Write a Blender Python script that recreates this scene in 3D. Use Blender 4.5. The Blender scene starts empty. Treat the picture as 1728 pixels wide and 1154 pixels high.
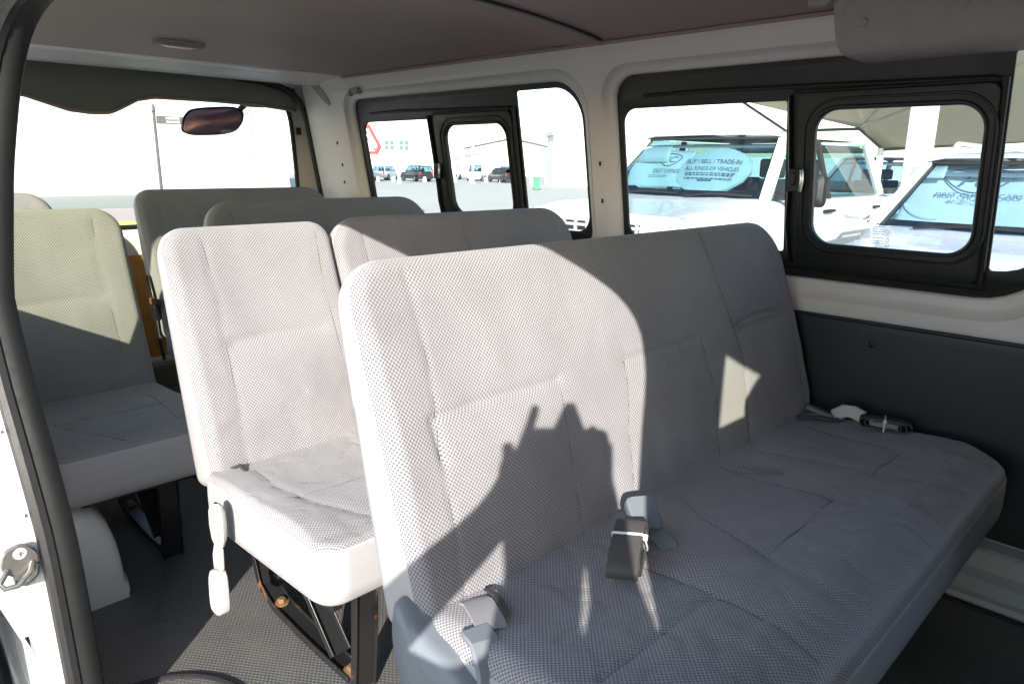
import bpy, bmesh, math, random
import numpy as np
from mathutils import Vector, Matrix
R = math.radians
random.seed(4)
SC = bpy.context.scene
COL = SC.collection

# ------------------------------------------------------------------ helpers
class MB:
    """collects verts / faces (with uv and material slot) and links them as ONE mesh object"""
    def __init__(s): s.v = []; s.f = []; s.m = []
    def add(s, vs, fs, m=0):
        b = len(s.v); s.v += [tuple(v) for v in vs]
        for f in fs: s.f.append([b + i for i in f]); s.m.append(m)
        return s
    def box(s, x0, x1, y0, y1, z0, z1, m=0, M=None):
        vs = [Vector((x, y, z)) for x in (x0, x1) for y in (y0, y1) for z in (z0, z1)]
        if M: vs = [M @ v for v in vs]
        return s.add(vs, [(0,1,3,2),(4,6,7,5),(0,4,5,1),(2,3,7,6),(0,2,6,4),(1,5,7,3)], m)
    def prism(s, pts, a, b, axis='y', m=0):
        """closed outline (2-D) extruded from a to b along axis"""
        n = len(pts)
        def P(p, c):
            return {'y': (p[0], c, p[1]), 'x': (c, p[0], p[1]), 'z': (p[0], p[1], c)}[axis]
        vs = [P(p, a) for p in pts] + [P(p, b) for p in pts]
        fs = [tuple(range(n)), tuple(range(2*n-1, n-1, -1))]
        fs += [(i, i+n, (i+1) % n + n, (i+1) % n) for i in range(n)]
        return s.add(vs, fs, m)
    def tube(s, path, r, n=8, m=0, cap=True, flat=1.0, up=None):
        path = [Vector(p) for p in path]; k = len(path)
        rs = r if isinstance(r, (list, tuple)) else [r]*k
        vs = []; prev = Vector(up) if up else None
        for i, p in enumerate(path):
            t = (path[min(i+1, k-1)] - path[max(i-1, 0)]).normalized()
            if prev is None: prev = Vector((0,0,1)) if abs(t.z) < .9 else Vector((1,0,0))
            a = (prev - t*prev.dot(t)).normalized(); b = t.cross(a)
            if not up: prev = a
            for j in range(n):
                w = 2*math.pi*j/n
                vs.append(p + a*math.cos(w)*rs[i]*flat + b*math.sin(w)*rs[i])
        fs = [(i*n+j, i*n+(j+1)%n, (i+1)*n+(j+1)%n, (i+1)*n+j) for i in range(k-1) for j in range(n)]
        if cap: fs += [tuple(range(n-1, -1, -1)), tuple((k-1)*n+j for j in range(n))]
        return s.add(vs, fs, m)
    def strap(s, path, wdir, w, t, m=0):
        """flat bar of width w (along wdir) and thickness t following path"""
        path = [Vector(p) for p in path]; k = len(path); W = Vector(wdir).normalized(); vs = []
        for i, p in enumerate(path):
            tg = (path[min(i+1, k-1)] - path[max(i-1, 0)]).normalized()
            nn = tg.cross(W).normalized()
            Wp = nn.cross(tg).normalized()
            for a, b in ((-1,-1),(1,-1),(1,1),(-1,1)):
                vs.append(p + Wp*w/2*a + nn*t/2*b)
        fs = [(i*4+j, i*4+(j+1)%4, (i+1)*4+(j+1)%4, (i+1)*4+j) for i in range(k-1) for j in range(4)]
        fs += [(3,2,1,0), tuple((k-1)*4+j for j in range(4))]
        return s.add(vs, fs, m)
    def grid(s, rows, m=0, closed=False):
        h = len(rows); w = len(rows[0]); vs = [p for r in rows for p in r]
        fs = []
        for i in range(h-1):
            for j in range(w if closed else w-1):
                fs.append((i*w+j, i*w+(j+1)%w, (i+1)*w+(j+1)%w, (i+1)*w+j))
        return s.add(vs, fs, m)
    def lathe(s, prof, c, axis='z', n=20, m=0):
        vs = []
        for r, h in prof:
            for j in range(n):
                w = 2*math.pi*j/n; a, b = r*math.cos(w), r*math.sin(w)
                d = {'z': (a, b, h), 'y': (a, h, b), 'x': (h, a, b)}[axis]
                vs.append(Vector(c) + Vector(d))
        k = len(prof)
        fs = [(i*n+j, i*n+(j+1)%n, (i+1)*n+(j+1)%n, (i+1)*n+j) for i in range(k-1) for j in range(n)]
        fs += [tuple(range(n-1,-1,-1)), tuple((k-1)*n+j for j in range(n))]
        return s.add(vs, fs, m)
    def build(s, name, mat, parent=None, smooth=True, bevel=0, ang=35):
        me = bpy.data.meshes.new(name); me.from_pydata(s.v, [], s.f)
        return finish(me, name, mat, parent, smooth, bevel, ang, s.m)

def finish(me, name, mat, parent=None, smooth=True, bevel=0, ang=35, mi=None, recalc=True):
    mats = mat if isinstance(mat, (list, tuple)) else [mat]
    for m in mats: me.materials.append(m)
    if mi and len(mats) > 1: me.polygons.foreach_set('material_index', mi)
    if recalc:
        bm = bmesh.new(); bm.from_mesh(me); bmesh.ops.recalc_face_normals(bm, faces=bm.faces); bm.to_mesh(me); bm.free()
    if smooth:
        me.shade_smooth(); me.set_sharp_from_angle(angle=R(ang))
    me.update()
    o = bpy.data.objects.new(name, me); COL.objects.link(o)
    if parent: o.parent = parent
    if bevel:
        b = o.modifiers.new('bevel', 'BEVEL'); b.width = bevel; b.segments = 2; b.limit_method = 'ANGLE'; b.angle_limit = R(40)
    return o

def tag(o, label, cat, group=None, kind=None):
    if label: o['label'] = label
    if cat: o['category'] = cat
    if group: o['group'] = group
    if kind: o['kind'] = kind
    return o
def empty(name, loc=(0,0,0), rz=0, label=None, cat=None, group=None):
    o = bpy.data.objects.new(name, None); COL.objects.link(o); o.location = loc; o.rotation_euler = (0,0,rz)
    o.empty_display_size = .1
    return tag(o, label, cat, group)
def struct(o): o['kind'] = 'structure'; return o

def rr(x0, x1, y0, y1, r, n=7):
    """rounded rectangle outline; r = radius or (bl, br, tr, tl)"""
    if not isinstance(r, (tuple, list)): r = (r,)*4
    cs = [(x0, y0, 180, r[0], 1, 1), (x1, y0, 270, r[1], -1, 1), (x1, y1, 0, r[2], -1, -1), (x0, y1, 90, r[3], 1, -1)]
    out = []
    for x, y, a0, q, sx, sy in cs:
        if q <= 1e-5: out.append((x, y)); continue
        for i in range(n+1):
            a = R(a0 + 90*i/n); out.append((x + sx*q + q*math.cos(a), y + sy*q + q*math.sin(a)))
    return out
def inset(pts, d):
    """crude inset of a convex-ish outline toward its centre by moving along vertex normals"""
    n = len(pts); out = []
    area = sum(pts[i][0]*pts[(i+1)%n][1]-pts[(i+1)%n][0]*pts[i][1] for i in range(n))
    sg = 1 if area > 0 else -1
    for i in range(n):
        a, b, c = Vector(pts[i-1]), Vector(pts[i]), Vector(pts[(i+1)%n])
        t = ((b-a).normalized() + (c-b).normalized()).normalized()
        out.append((b.x - t.y*d*sg, b.y + t.x*d*sg))
    return out
def dense(pts, step):
    out = []; n = len(pts)
    for i in range(n):
        a, b = Vector(pts[i]), Vector(pts[(i+1)%n]); k = max(1, int((b-a).length/step))
        out += [tuple(a.lerp(b, j/k)) for j in range(k)]
    return out

def panel(name, outline, holes, th, mapper, mat, parent=None, bevel=0.0, smooth=True, step=None):
    """flat plate with holes and rounded edges, mapped into the place by mapper(a, b, depth); depth<0 = toward the cabin"""
    cu = bpy.data.curves.new(name, 'CURVE'); cu.dimensions = '2D'; cu.fill_mode = 'BOTH'
    cu.extrude = max(th/2 - bevel, 0); cu.bevel_depth = bevel; cu.bevel_resolution = 2; cu.offset = -bevel
    for pl in [outline] + list(holes):
        if step: pl = dense(pl, step)
        sp = cu.splines.new('POLY'); sp.points.add(len(pl)-1); sp.use_cyclic_u = True
        for i, p in enumerate(pl): sp.points[i].co = (p[0], p[1], 0, 1)
    tmp = bpy.data.objects.new('tmp', cu); COL.objects.link(tmp)
    dg = bpy.context.evaluated_depsgraph_get(); dg.update()
    me = bpy.data.meshes.new_from_object(tmp.evaluated_get(dg)); me.name = name
    bpy.data.objects.remove(tmp); bpy.data.curves.remove(cu)
    bm = bmesh.new(); bm.from_mesh(me); bmesh.ops.remove_doubles(bm, verts=bm.verts, dist=1e-5); bm.to_mesh(me); bm.free()
    me.materials.clear()
    for v in me.vertices: v.co = mapper(v.co.x, v.co.y, v.co.z)
    return finish(me, name, mat, parent, smooth, ang=30)

def text(name, s, size, M, mat, parent=None, ext=.001, align='CENTER', shear=0, sx=1.0, bold=0):
    cu = bpy.data.curves.new(name, 'FONT'); cu.body = s; cu.size = size; cu.align_x = align; cu.align_y = 'CENTER'; cu.extrude = ext
    cu.shear = shear; cu.offset = bold
    tmp = bpy.data.objects.new('tmp', cu); COL.objects.link(tmp)
    dg = bpy.context.evaluated_depsgraph_get(); dg.update()
    me = bpy.data.meshes.new_from_object(tmp.evaluated_get(dg)); me.name = name
    bpy.data.objects.remove(tmp); bpy.data.curves.remove(cu); me.materials.clear()
    for v in me.vertices: v.co = M @ Vector((v.co.x*sx, v.co.y, v.co.z))
    return finish(me, name, mat, parent, False)

def frame(o, x, y, z=None):
    """matrix with origin o and axes x (right), y (up), z = x cross y"""
    x = Vector(x).normalized(); z_ = x.cross(Vector(y)).normalized(); y = z_.cross(x)
    return Matrix(((x.x, y.x, z_.x, o[0]), (x.y, y.y, z_.y, o[1]), (x.z, y.z, z_.z, o[2]), (0,0,0,1)))

# ------------------------------------------------------------------ materials
class NT:
    def __init__(s, name):
        s.mat = bpy.data.materials.new(name); s.mat.use_nodes = True; s.t = s.mat.node_tree
        s.n = s.t.nodes; s.b = s.n['Principled BSDF']; s.out = s.n['Material Output']
    def new(s, kind, **kw):
        nd = s.n.new(kind)
        for k, v in kw.items():
            if k.startswith('_'): setattr(nd, k[1:], v)
            else: nd.inputs[k.replace('__', ' ')].default_value = v
        return nd
    def link(s, a, b): s.t.links.new(a, b)
    def math(s, op, a, b=None, c=None, clamp=False):
        nd = s.n.new('ShaderNodeMath'); nd.operation = op; nd.use_clamp = clamp
        for i, x in enumerate((a, b, c)):
            if x is None: continue
            if isinstance(x, (int, float)): nd.inputs[i].default_value = x
            else: s.link(x, nd.inputs[i])
        return nd.outputs[0]
    def mix(s, f, a, b, mode='MIX'):
        nd = s.n.new('ShaderNodeMix'); nd.data_type = 'RGBA'; nd.blend_type = mode
        for k, x in ((0, f), (6, a), (7, b)):
            if isinstance(x, (int, float)): nd.inputs[k].default_value = x
            elif isinstance(x, tuple): nd.inputs[k].default_value = (*x, 1) if len(x) == 3 else x
            else: s.link(x, nd.inputs[k])
        return nd.outputs[2]
    def noise(s, scale, detail=3, coord=None, rough=.5, dist=0):
        nd = s.new('ShaderNodeTexNoise', Scale=scale, Detail=detail, Roughness=rough, Distortion=dist)
        s.link(coord or s.pos(), nd.inputs['Vector']); return nd.outputs['Fac']
    def pos(s):
        if not hasattr(s, '_p'): s._p = s.n.new('ShaderNodeTexCoord').outputs['Object']
        return s._p
    def ramp(s, f, a, b, c0=(0,0,0), c1=(1,1,1)):
        nd = s.n.new('ShaderNodeValToRGB'); nd.color_ramp.elements[0].position = a; nd.color_ramp.elements[1].position = b
        nd.color_ramp.elements[0].color = (*c0, 1); nd.color_ramp.elements[1].color = (*c1, 1)
        s.link(f, nd.inputs[0]); return nd.outputs[0]
    def bump(s, h, strength=.3, dist=.002):
        nd = s.new('ShaderNodeBump', Strength=strength, Distance=dist); s.link(h, nd.inputs['Height'])
        s.link(nd.outputs[0], s.b.inputs['Normal']); return nd
    def base(s, c):
        if isinstance(c, tuple): s.b.inputs['Base Color'].default_value = (*c, 1)
        else: s.link(c, s.b.inputs['Base Color'])

def paint(name, c, rough=.35, metal=0, var=.06, scale=6, coat=0, bump=0, bscale=200, spec=.5, chips=0):
    m = NT(name); n = m.noise(scale, 4)
    a = tuple(max(0, x*(1-var)) for x in c); b = tuple(min(1, x*(1+var)) for x in c)
    col = m.mix(n, a, b)
    if chips:
        ch = m.ramp(m.noise(38, 5, rough=.7), .70, .73)
        col = m.mix(m.math('MULTIPLY', ch, chips), col, (.05,.045,.04))
    m.base(col); m.b.inputs['Metallic'].default_value = metal
    r = m.math('MULTIPLY_ADD', m.noise(scale*3, 3), .25, rough-.12, clamp=True); m.link(r, m.b.inputs['Roughness'])
    m.b.inputs['Coat Weight'].default_value = coat; m.b.inputs['Specular IOR Level'].default_value = spec
    if bump: m.bump(m.noise(bscale, 3), bump, .002)
    return m.mat

def fabric(name, light, dark, pitch=.0036):
    m = NT(name); uv = m.n.new('ShaderNodeTexCoord').outputs['UV']
    sep = m.n.new('ShaderNodeSeparateXYZ')
    # slight warp so that the weave is not ruler straight
    wn = m.new('ShaderNodeTexNoise', Scale=9, Detail=2); m.link(uv, wn.inputs['Vector'])
    add = m.n.new('ShaderNodeVectorMath'); add.operation = 'MULTIPLY_ADD'
    m.link(wn.outputs['Color'], add.inputs[0]); add.inputs[1].default_value = (.006,.006,0); m.link(uv, add.inputs[2])
    m.link(add.outputs[0], sep.inputs[0])
    u = m.math('MULTIPLY', m.math('SINE', m.math('MULTIPLY', sep.outputs[0], math.pi/pitch)), 1.7); u = m.math('MAXIMUM', m.math('MINIMUM', u, 1.0), -1.0)
    v = m.math('SINE', m.math('MULTIPLY', sep.outputs[1], math.pi/(pitch*1.05)))
    p = m.math('MULTIPLY', u, v)                       # staggered lattice
    dots = m.ramp(m.math('MULTIPLY_ADD', p, .5, .5), .42, .74)
    big = m.noise(3.5, 4); fine = m.noise(60, 3)
    lightc = m.mix(m.ramp(big, .3, .7), tuple(x*.84 for x in light), tuple(min(1, x*1.12) for x in light))
    # wear: slightly brown, soiled patches
    soil = m.ramp(m.noise(3.2, 6, dist=.8, rough=.65), .48, .72)
    lightc = m.mix(m.math('MULTIPLY', soil, .45), lightc, (light[0]*.80, light[1]*.72, light[2]*.62))
    fleck = m.ramp(m.noise(150, 2), .70, .76)
    lightc = m.mix(m.math('MULTIPLY', fleck, .30), lightc, (.7,.7,.68))
    col = m.mix(m.math('MULTIPLY', dots, .88), lightc, m.mix(fine, dark, tuple(x*1.5 for x in dark)))
    m.base(col); m.b.inputs['Roughness'].default_value = .92; m.b.inputs['Specular IOR Level'].default_value = .15
    m.b.inputs['Sheen Weight'].default_value = .25; m.b.inputs['Sheen Roughness'].default_value = .6
    h = m.math('SUBTRACT', m.math('MULTIPLY', fine, .15), dots)
    m.bump(h, .55, .0012)
    return m.mat

def glass(name, tint, refl=.10, rough=0.0):
    m = NT(name); m.n.remove(m.b)
    tr = m.new('ShaderNodeBsdfTransparent', Color=(*tint, 1)); gl = m.new('ShaderNodeBsdfGlossy', Roughness=rough)
    fr = m.new('ShaderNodeFresnel', IOR=1.45); ge = m.n.new('ShaderNodeNewGeometry'); m.link(m.math('MULTIPLY_ADD', ge.outputs['Backfacing'], 1/1.45-1.45, 1.45), fr.inputs['IOR']); mx = m.n.new('ShaderNodeMixShader')
    m.link(m.math('MULTIPLY', fr.outputs[0], refl*10, clamp=True), mx.inputs[0]); m.link(tr.outputs[0], mx.inputs[1]); m.link(gl.outputs[0], mx.inputs[2])
    dn = m.ramp(m.noise(7, 6, rough=.7, dist=.8), .45, .8); df = m.new('ShaderNodeBsdfDiffuse', Color=(.6,.58,.54,1)); mz = m.n.new('ShaderNodeMixShader')
    m.link(m.math('MULTIPLY', dn, .035), mz.inputs[0]); m.link(mx.outputs[0], mz.inputs[1]); m.link(df.outputs[0], mz.inputs[2])
    m.link(mz.outputs[0], m.out.inputs[0]); return m.mat

M = {}
M['fab'] = fabric('seat_fabric', (.37,.358,.368), (.085,.086,.105))
M['fab_small'] = fabric('bench_fabric', (.345,.338,.352), (.085,.087,.105))
M['side'] = paint('seat_side_vinyl', (.39,.385,.40), .55, var=.05, bump=.12, bscale=420)
M['white'] = paint('white_body_paint', (.62,.615,.60), .32, coat=.35, var=.03, chips=.5)
M['white_out'] = paint('white_outer_paint', (.78,.78,.77), .25, coat=.6, var=.02)
M['cream'] = paint('inner_body_paint', (.79,.745,.71), .42, coat=.15, var=.05, chips=.35)
M['black'] = paint('black_window_frame', (.016,.017,.017), .42, var=.2, bump=.05)
M['rubber'] = paint('black_rubber', (.014,.014,.015), .48, var=.25, scale=30, bump=.12, bscale=300)
M['rubber_flat'] = paint('dull_rubber', (.014,.0145,.015), .6, var=.2, scale=20, bump=.1, spec=.2)
def m_trim():
    m = NT('dark_trim_panel'); n = m.noise(3, 4); sc = m.ramp(m.noise(11, 7, rough=.8, dist=2.0), .60, .66)
    c = m.mix(n, (.013,.017,.020), (.020,.025,.029)); c = m.mix(m.math('MULTIPLY', sc, .35), c, (.06,.065,.065)); m.base(c)
    m.link(m.math('MULTIPLY_ADD', sc, .25, .45), m.b.inputs['Roughness']); m.bump(m.noise(420, 3), .3, .001); return m.mat
M['trim'] = m_trim()
M['rail'] = paint('grey_sill_paint', (.40,.42,.43), .4, var=.08, coat=.1, chips=.6)
M['arch'] = paint('wheel_arch_paint', (.74,.74,.72), .38, var=.07, coat=.2, chips=1.0)
M['plastic'] = paint('grey_plastic', (.18,.20,.225), .42, var=.08, bump=.06)
M['beltplastic'] = paint('pale_buckle_plastic', (.50,.50,.45), .4, var=.06)
M['belt'] = paint('belt_webbing', (.060,.058,.056), .6, var=.15, bump=.3, bscale=700)
M['tie'] = paint('white_cable_tie', (.75,.78,.80), .35)
M['chrome'] = paint('bright_steel', (.62,.62,.62), .22, metal=1, var=.05)
M['steel'] = paint('worn_steel', (.30,.29,.27), .4, metal=.8, var=.3, scale=40)
M['bolt'] = paint('rusty_bolt', (.28,.16,.08), .6, metal=.4, var=.4, scale=90)
M['tyre'] = paint('tyre_rubber', (.03,.03,.03), .8)
M['board'] = paint('brown_hardboard', (.60,.29,.075), .75, var=.35, scale=18, bump=.25, bscale=150)
M['glass'] = glass('window_glass', (.90,.955,.94))
M['glass_green'] = glass('green_tinted_glass', (.86,.89,.76), .08)
M['glass_rear'] = glass('rear_glass', (.93,.97,.95))
M['mirror'] = paint('convex_mirror', (.26,.15,.17), .30, metal=1, var=.05)  # mauve tint stands in for the tailgate's reflection
M['duct'] = paint('grey_duct_felt', (.43,.39,.37), .9, var=.12, scale=25, bump=.3, bscale=600)
M['lampc'] = paint('lamp_lens', (.85,.72,.70), .3, var=.05)
M['stitch'] = paint('seam_thread', (.10,.10,.12), .8)
M['red'] = paint('tail_lamp_red', (.45,.03,.02), .25, coat=.5)

def m_headliner():
    m = NT('headliner_board'); n = m.noise(1.5, 5); c = m.mix(n, (.34,.255,.225), (.43,.34,.31))
    s = m.ramp(m.noise(22, 3, rough=.7), .74, .77); c = m.mix(m.math('MULTIPLY', s, .25), c, (.35,.30,.27))
    m.base(c); m.b.inputs['Roughness'].default_value = .62; m.bump(m.noise(260, 2), .12, .001); return m.mat
M['head'] = m_headliner()
def m_floor():
    m = NT('rubber_floor_mat'); sep = m.n.new('ShaderNodeSeparateXYZ'); m.link(m.pos(), sep.inputs[0])
    u = m.math('SINE', m.math('MULTIPLY', sep.outputs[0], math.pi/.0066)); v = m.math('SINE', m.math('MULTIPLY', sep.outputs[1], math.pi/.0048))
    p = m.math('MULTIPLY_ADD', m.math('MULTIPLY', u, v), .5, .5)
    d = m.ramp(p, .45, .75)
    dust = m.ramp(m.noise(4, 6, rough=.65, dist=.5), .35, .75)
    c = m.mix(d, (.075,.077,.079), (.17,.172,.17)); c = m.mix(m.math('MULTIPLY', dust, .55), c, (.20,.19,.17)); st_ = m.ramp(m.noise(9, 6, rough=.7, dist=1.2), .60, .68); c = m.mix(m.math('MULTIPLY', st_, .35), c, (.045,.045,.046))
    sp = m.ramp(m.noise(170, 2), .755, .78); c = m.mix(m.math('MULTIPLY', sp, .6), c, (.5,.5,.47))
    m.base(c); m.b.inputs['Roughness'].default_value = .55; m.bump(m.math('ADD', d, m.math('MULTIPLY', m.noise(5, 2), 4)), .5, .0016); return m.mat
M['mat'] = m_floor()
def m_leg(name='black_leg_paint', lo=.68, amt=.7):
    m = NT(name); r = m.ramp(m.noise(20, 6, rough=.75, dist=.4), lo, lo+.05)
    k = m.math('MULTIPLY', r, amt)
    m.base(m.mix(k, (.018,.018,.019), (.26,.095,.035))); m.link(m.math('MULTIPLY_ADD', k, .5, .28), m.b.inputs['Roughness']); return m.mat
M['legrust'] = m_leg('rusty_leg_edge', .57, .7)
M['leg'] = m_leg()
def m_ground():
    m = NT('dusty_lot'); n = m.noise(.35, 6, rough=.6); f = m.noise(9, 5, rough=.7)
    c = m.mix(n, (.47,.45,.39), (.58,.555,.49)); c = m.mix(m.math('MULTIPLY', f, .35), c, (.26,.25,.22)); m.base(c)
    m.b.inputs['Roughness'].default_value = .9; m.bump(f, .3, .01); return m.mat
M['ground'] = m_ground()
M['apron'] = paint('added_dark_ground', (.25,.25,.25), .85, var=.15, scale=3)  # for the added ground sheet that tones down warm bounce into the cabin
M['road'] = paint('grey_asphalt', (.29,.305,.27), .85, var=.15, scale=3)
M['paving'] = paint('pink_paving', (.46,.37,.33), .85, var=.12, scale=3)
M['conc'] = paint('pale_concrete', (.60,.585,.54), .85, var=.05, scale=1)
M['wall'] = paint('pale_render', (.74,.73,.70), .85, var=.03, scale=.4)
M['yellow'] = paint('yellow_kerb_paint', (.62,.50,.12), .7, var=.1)
M['kblack'] = paint('black_kerb_paint', (.10,.10,.11), .7, var=.2)
M['pole'] = paint('grey_pole_paint', (.07,.075,.075), .5)
M['polew'] = paint('white_pole_paint', (.72,.73,.72), .5)
M['signdark'] = paint('dark_sign_face', (.10,.09,.09), .5)
M['signw'] = paint('white_sign_paint', (.8,.8,.8), .5)
M['signr'] = paint('red_sign_paint', (.62,.04,.04), .5)
M['bluepanel'] = paint('blue_grey_cladding', (.62,.68,.70), .5, var=.04)
M['bglass'] = paint('dark_building_glass', (.10,.17,.18), .2)
def m_canopy():
    m = NT('tan_shade_cloth'); n = m.noise(.8, 4); m.base(m.mix(n, (.50,.46,.36), (.58,.54,.43))); m.b.inputs['Roughness'].default_value = .9
    tl = m.new('ShaderNodeBsdfTranslucent', Color=(.72,.66,.52,1)); mx = m.new('ShaderNodeMixShader', Fac=.55)
    m.link(m.b.outputs[0], mx.inputs[1]); m.link(tl.outputs[0], mx.inputs[2]); m.link(mx.outputs[0], m.out.inputs[0]); return m.mat
M['canopy'] = m_canopy()
M['carwhite'] = paint('white_car_paint', (.62,.62,.61), .22, coat=.8, var=.01)
M['carblack'] = paint('black_car_paint', (.02,.02,.022), .2, coat=.8)
M['carblue'] = paint('blue_bus_paint', (.02,.10,.42), .3, coat=.5)
M['carsilver'] = paint('pale_blue_car_paint', (.57,.60,.64), .25, coat=.8, var=.02)
M['tarp'] = paint('black_tarpaulin', (.03,.032,.035), .7, bump=.5, bscale=8)
M['carglass'] = glass('car_glass', (.40,.57,.62), .12)
M['carglass_pale'] = glass('pale_car_glass', (.50,.64,.72), .12)
M['dark'] = paint('dark_interior', (.045,.055,.065), .8)
M['shade'] = paint('folded_sunshade_cloth', (.82,.84,.84), .7, var=.04, bump=.2, bscale=12)
M['ink'] = paint('grey_print', (.19,.24,.27), .7)
M['green'] = paint('green_bin_plastic', (.06,.42,.14), .5)
M['lamp_clear'] = paint('headlamp_lens', (.55,.58,.60), .15, coat=.8)
M['skin'] = paint('skin', (.42,.27,.19), .55); M['shirt'] = paint('navy_shirt_cloth', (.05,.06,.10), .9); M['jeans'] = paint('dark_trousers_cloth', (.06,.06,.07), .9); M['hair'] = paint('dark_hair', (.02,.016,.014), .7)
M['shoe'] = paint('black_shoe_leather', (.03,.03,.03), .5)
# ------------------------------------------------------------------ the passenger van
def W(x, z, d=0.0):          # far side wall: leans inward toward the roof; d = outward offset
    return (x, 1.98 - (z-1.25)*.171 + d, z) if z > 1.25 else (x, 1.98 + d, z)
NT_Z = [.2, .6, 1.0, 1.12, 1.25, 1.40, 1.60, 1.74, 1.86, 2.0, 2.1]
NT_Y = [.275, .265, .258, .252, .246, .242, .268, .293, .318, .355, .38]
def ny(z): return float(np.interp(z, NT_Z, NT_Y))
def N(x, z, d=0.0): return (x, ny(z) - d, z)     # near side wall (door side); d = outward offset

van = empty('passenger_van', (0,0,0), 0, 'white passenger van seen from its open side door, with rows of grey seats inside', 'van')

# --- far side: inner painted skin, stepped reveal, black window frames, panes
lip1 = rr(-2.955, -1.545, 1.285, 1.918, (.07,.10,.14,.08), 8); lip2 = rr(-1.485, -.205, 1.268, 1.912, (.09,.20,.08,.10), 8)
panel('side_panel', [(-3.285,1.19),(.9,1.19),(.9,1.995),(-3.285,1.995)], [lip1, lip2], .012,
      lambda a, b, c: W(a, b, .004+c), M['cream'], van, .004, step=.08)
def reveal(lip, op, par):
    mb = MB(); n = len(lip); rows = []
    for k, (t, d) in enumerate(((0,-.001),(.10,.003),(.28,.014),(.55,.019),(.86,.0205),(.97,.025),(1.0,.034))):
        rows.append([W(l[0]*(1-t)+o[0]*t, l[1]*(1-t)+o[1]*t, d) for l, o in zip(lip, op)])
    mb.grid(rows, closed=True); return mb.build('window_reveal', M['cream'], par, ang=60)
op1 = rr(-2.915, -1.580, 1.330, 1.885, (.05,.07,.13,.05), 8); op2 = rr(-1.450, -.250, 1.318, 1.884, (.07,.17,.05,.07), 8)
WD = .034
def side_window(x0, outline, p1, sl, gl, fp, rfp, lip, grp):
    w = obj0('window', van); 
    reveal(lip, outline, w)
    # blackout border with two openings
    big = inset(outline, -.012)
    hole1 = rr(p1[0], p1[1], 1.385, 1.787, (.045,.01,.008,.045), 6)
    holeS = rr(sl[0]+.02, sl[1]-.012, 1.385, 1.79, .03, 5)
    hole3 = rr(fp[0], fp[1], 1.386, 1.866, rfp, 8)
    panel('window_frame', big, [hole1, holeS, hole3], .010, lambda a, b, c: W(a, b, WD+.006+c), M['black'], w, .002)
    # sliding sash, proud of the border, with a stepped inner rim
    so = rr(sl[0], sl[1], 1.352, 1.802, .022, 5); si = rr(gl[0], gl[1], 1.420, 1.758, .055, 8)
    sa = panel('sliding_sash', so, [si], .020, lambda a, b, c: W(a, b, WD-.012+c), M['black'], w, .004)
    mb = MB()
    ring = lambda off: [W(p[0], p[1], 0) for p in inset(rr(gl[0], gl[1], 1.420, 1.758, .055, 8), -off)]
    for off, dd, r in ((.006,WD-.024,.0045),(.026,WD-.023,.0035)):
        pts = inset(rr(gl[0], gl[1], 1.420, 1.758, .055, 8), -off); pts = [W(p[0], p[1], dd) for p in pts]
        mb.tube(pts + [pts[0]], r, 6, cap=False)
    mb.build('sash_seal', M['rubber'], sa)
    # guide tracks and the curved channel post
    mb = MB()
    mb.tube([W(x0+.10, 1.822, WD-.004), W(x0+.3, 1.824, WD-.007), W(sl[1]-.02, 1.812, WD-.007), W(sl[1]+.002, 1.806, WD-.007)], .0055, 8)
    mb.tube([W(sl[0]-.02, 1.806, WD-.006), W(sl[1]-.01, 1.806, WD-.006)], .004, 6)
    mb.tube([W(x0+.10, 1.358, WD-.004), W(sl[1]+.004, 1.346, WD-.006)], .006, 8)
    mb.tube([W(x0+.10, 1.338, WD-.003), W(sl[1]+.02, 1.332, WD-.004)], .004, 8)
    mb.tube([W(sl[1]+.006, 1.812, WD-.010), W(sl[1]+.006, 1.60, WD-.011), W(sl[1]+.004, 1.346, WD-.010)], .008, 8)
    mb.tube([W(p1[1]+.012, 1.80, WD-.004), W(p1[1]+.018, 1.60, WD-.005), W(p1[1]+.012, 1.46, WD-.004), W(p1[1]+.024, 1.36, WD-.004)], .012, 8, flat=.4)
    mb.build('guide_track', M['rubber'], w)
    # latch on the rear edge of the sash
    mb = MB(); c = W(sl[0]+.004, 1.583, WD-.032)
    mb.box(c[0]-.020, c[0]+.012, c[1]-.010, c[1]+.014, c[2]-.030, c[2]+.030)
    mb.box(c[0]-.012, c[0]+.004, c[1]-.016, c[1]-.008, c[2]-.012, c[2]+.020)
    l = mb.build('latch', M['rubber'], w, bevel=.003)
    mb = MB(); mb.tube([(c[0]+.016, c[1]-.008, c[2]-.028), (c[0]+.022, c[1]-.014, c[2]), (c[0]+.016, c[1]-.008, c[2]+.028)], .005, 8); mb.build('latch_lever', M['chrome'], w)
    for nm, hole, d in (('pane', inset(hole1, -.01), WD+.008), ('pane', inset(si, -.01), WD-.010), ('pane', inset(hole3, -.01), WD+.010)):
        mb = MB(); mb.add([W(p[0], p[1], d) for p in hole], [tuple(range(len(hole)))]); mb.build(nm, M['glass'], w, smooth=False)
    return w
def obj0(name, parent):
    o = bpy.data.objects.new(name, None); COL.objects.link(o); o.parent = parent; o.empty_display_size = .05; return o
w1 = side_window(-2.90, op1, (-2.876,-2.408), (-2.352,-1.912), (-2.292,-1.942), (-1.894,-1.598), (.008,.06,.115,.008), lip1, 1)
w2 = side_window(-1.445, op2, (-1.432,-.898), (-.857,-.412), (-.812,-.436), (-.396,-.268), (.008,.115,.02,.008), lip2, 2)
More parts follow.
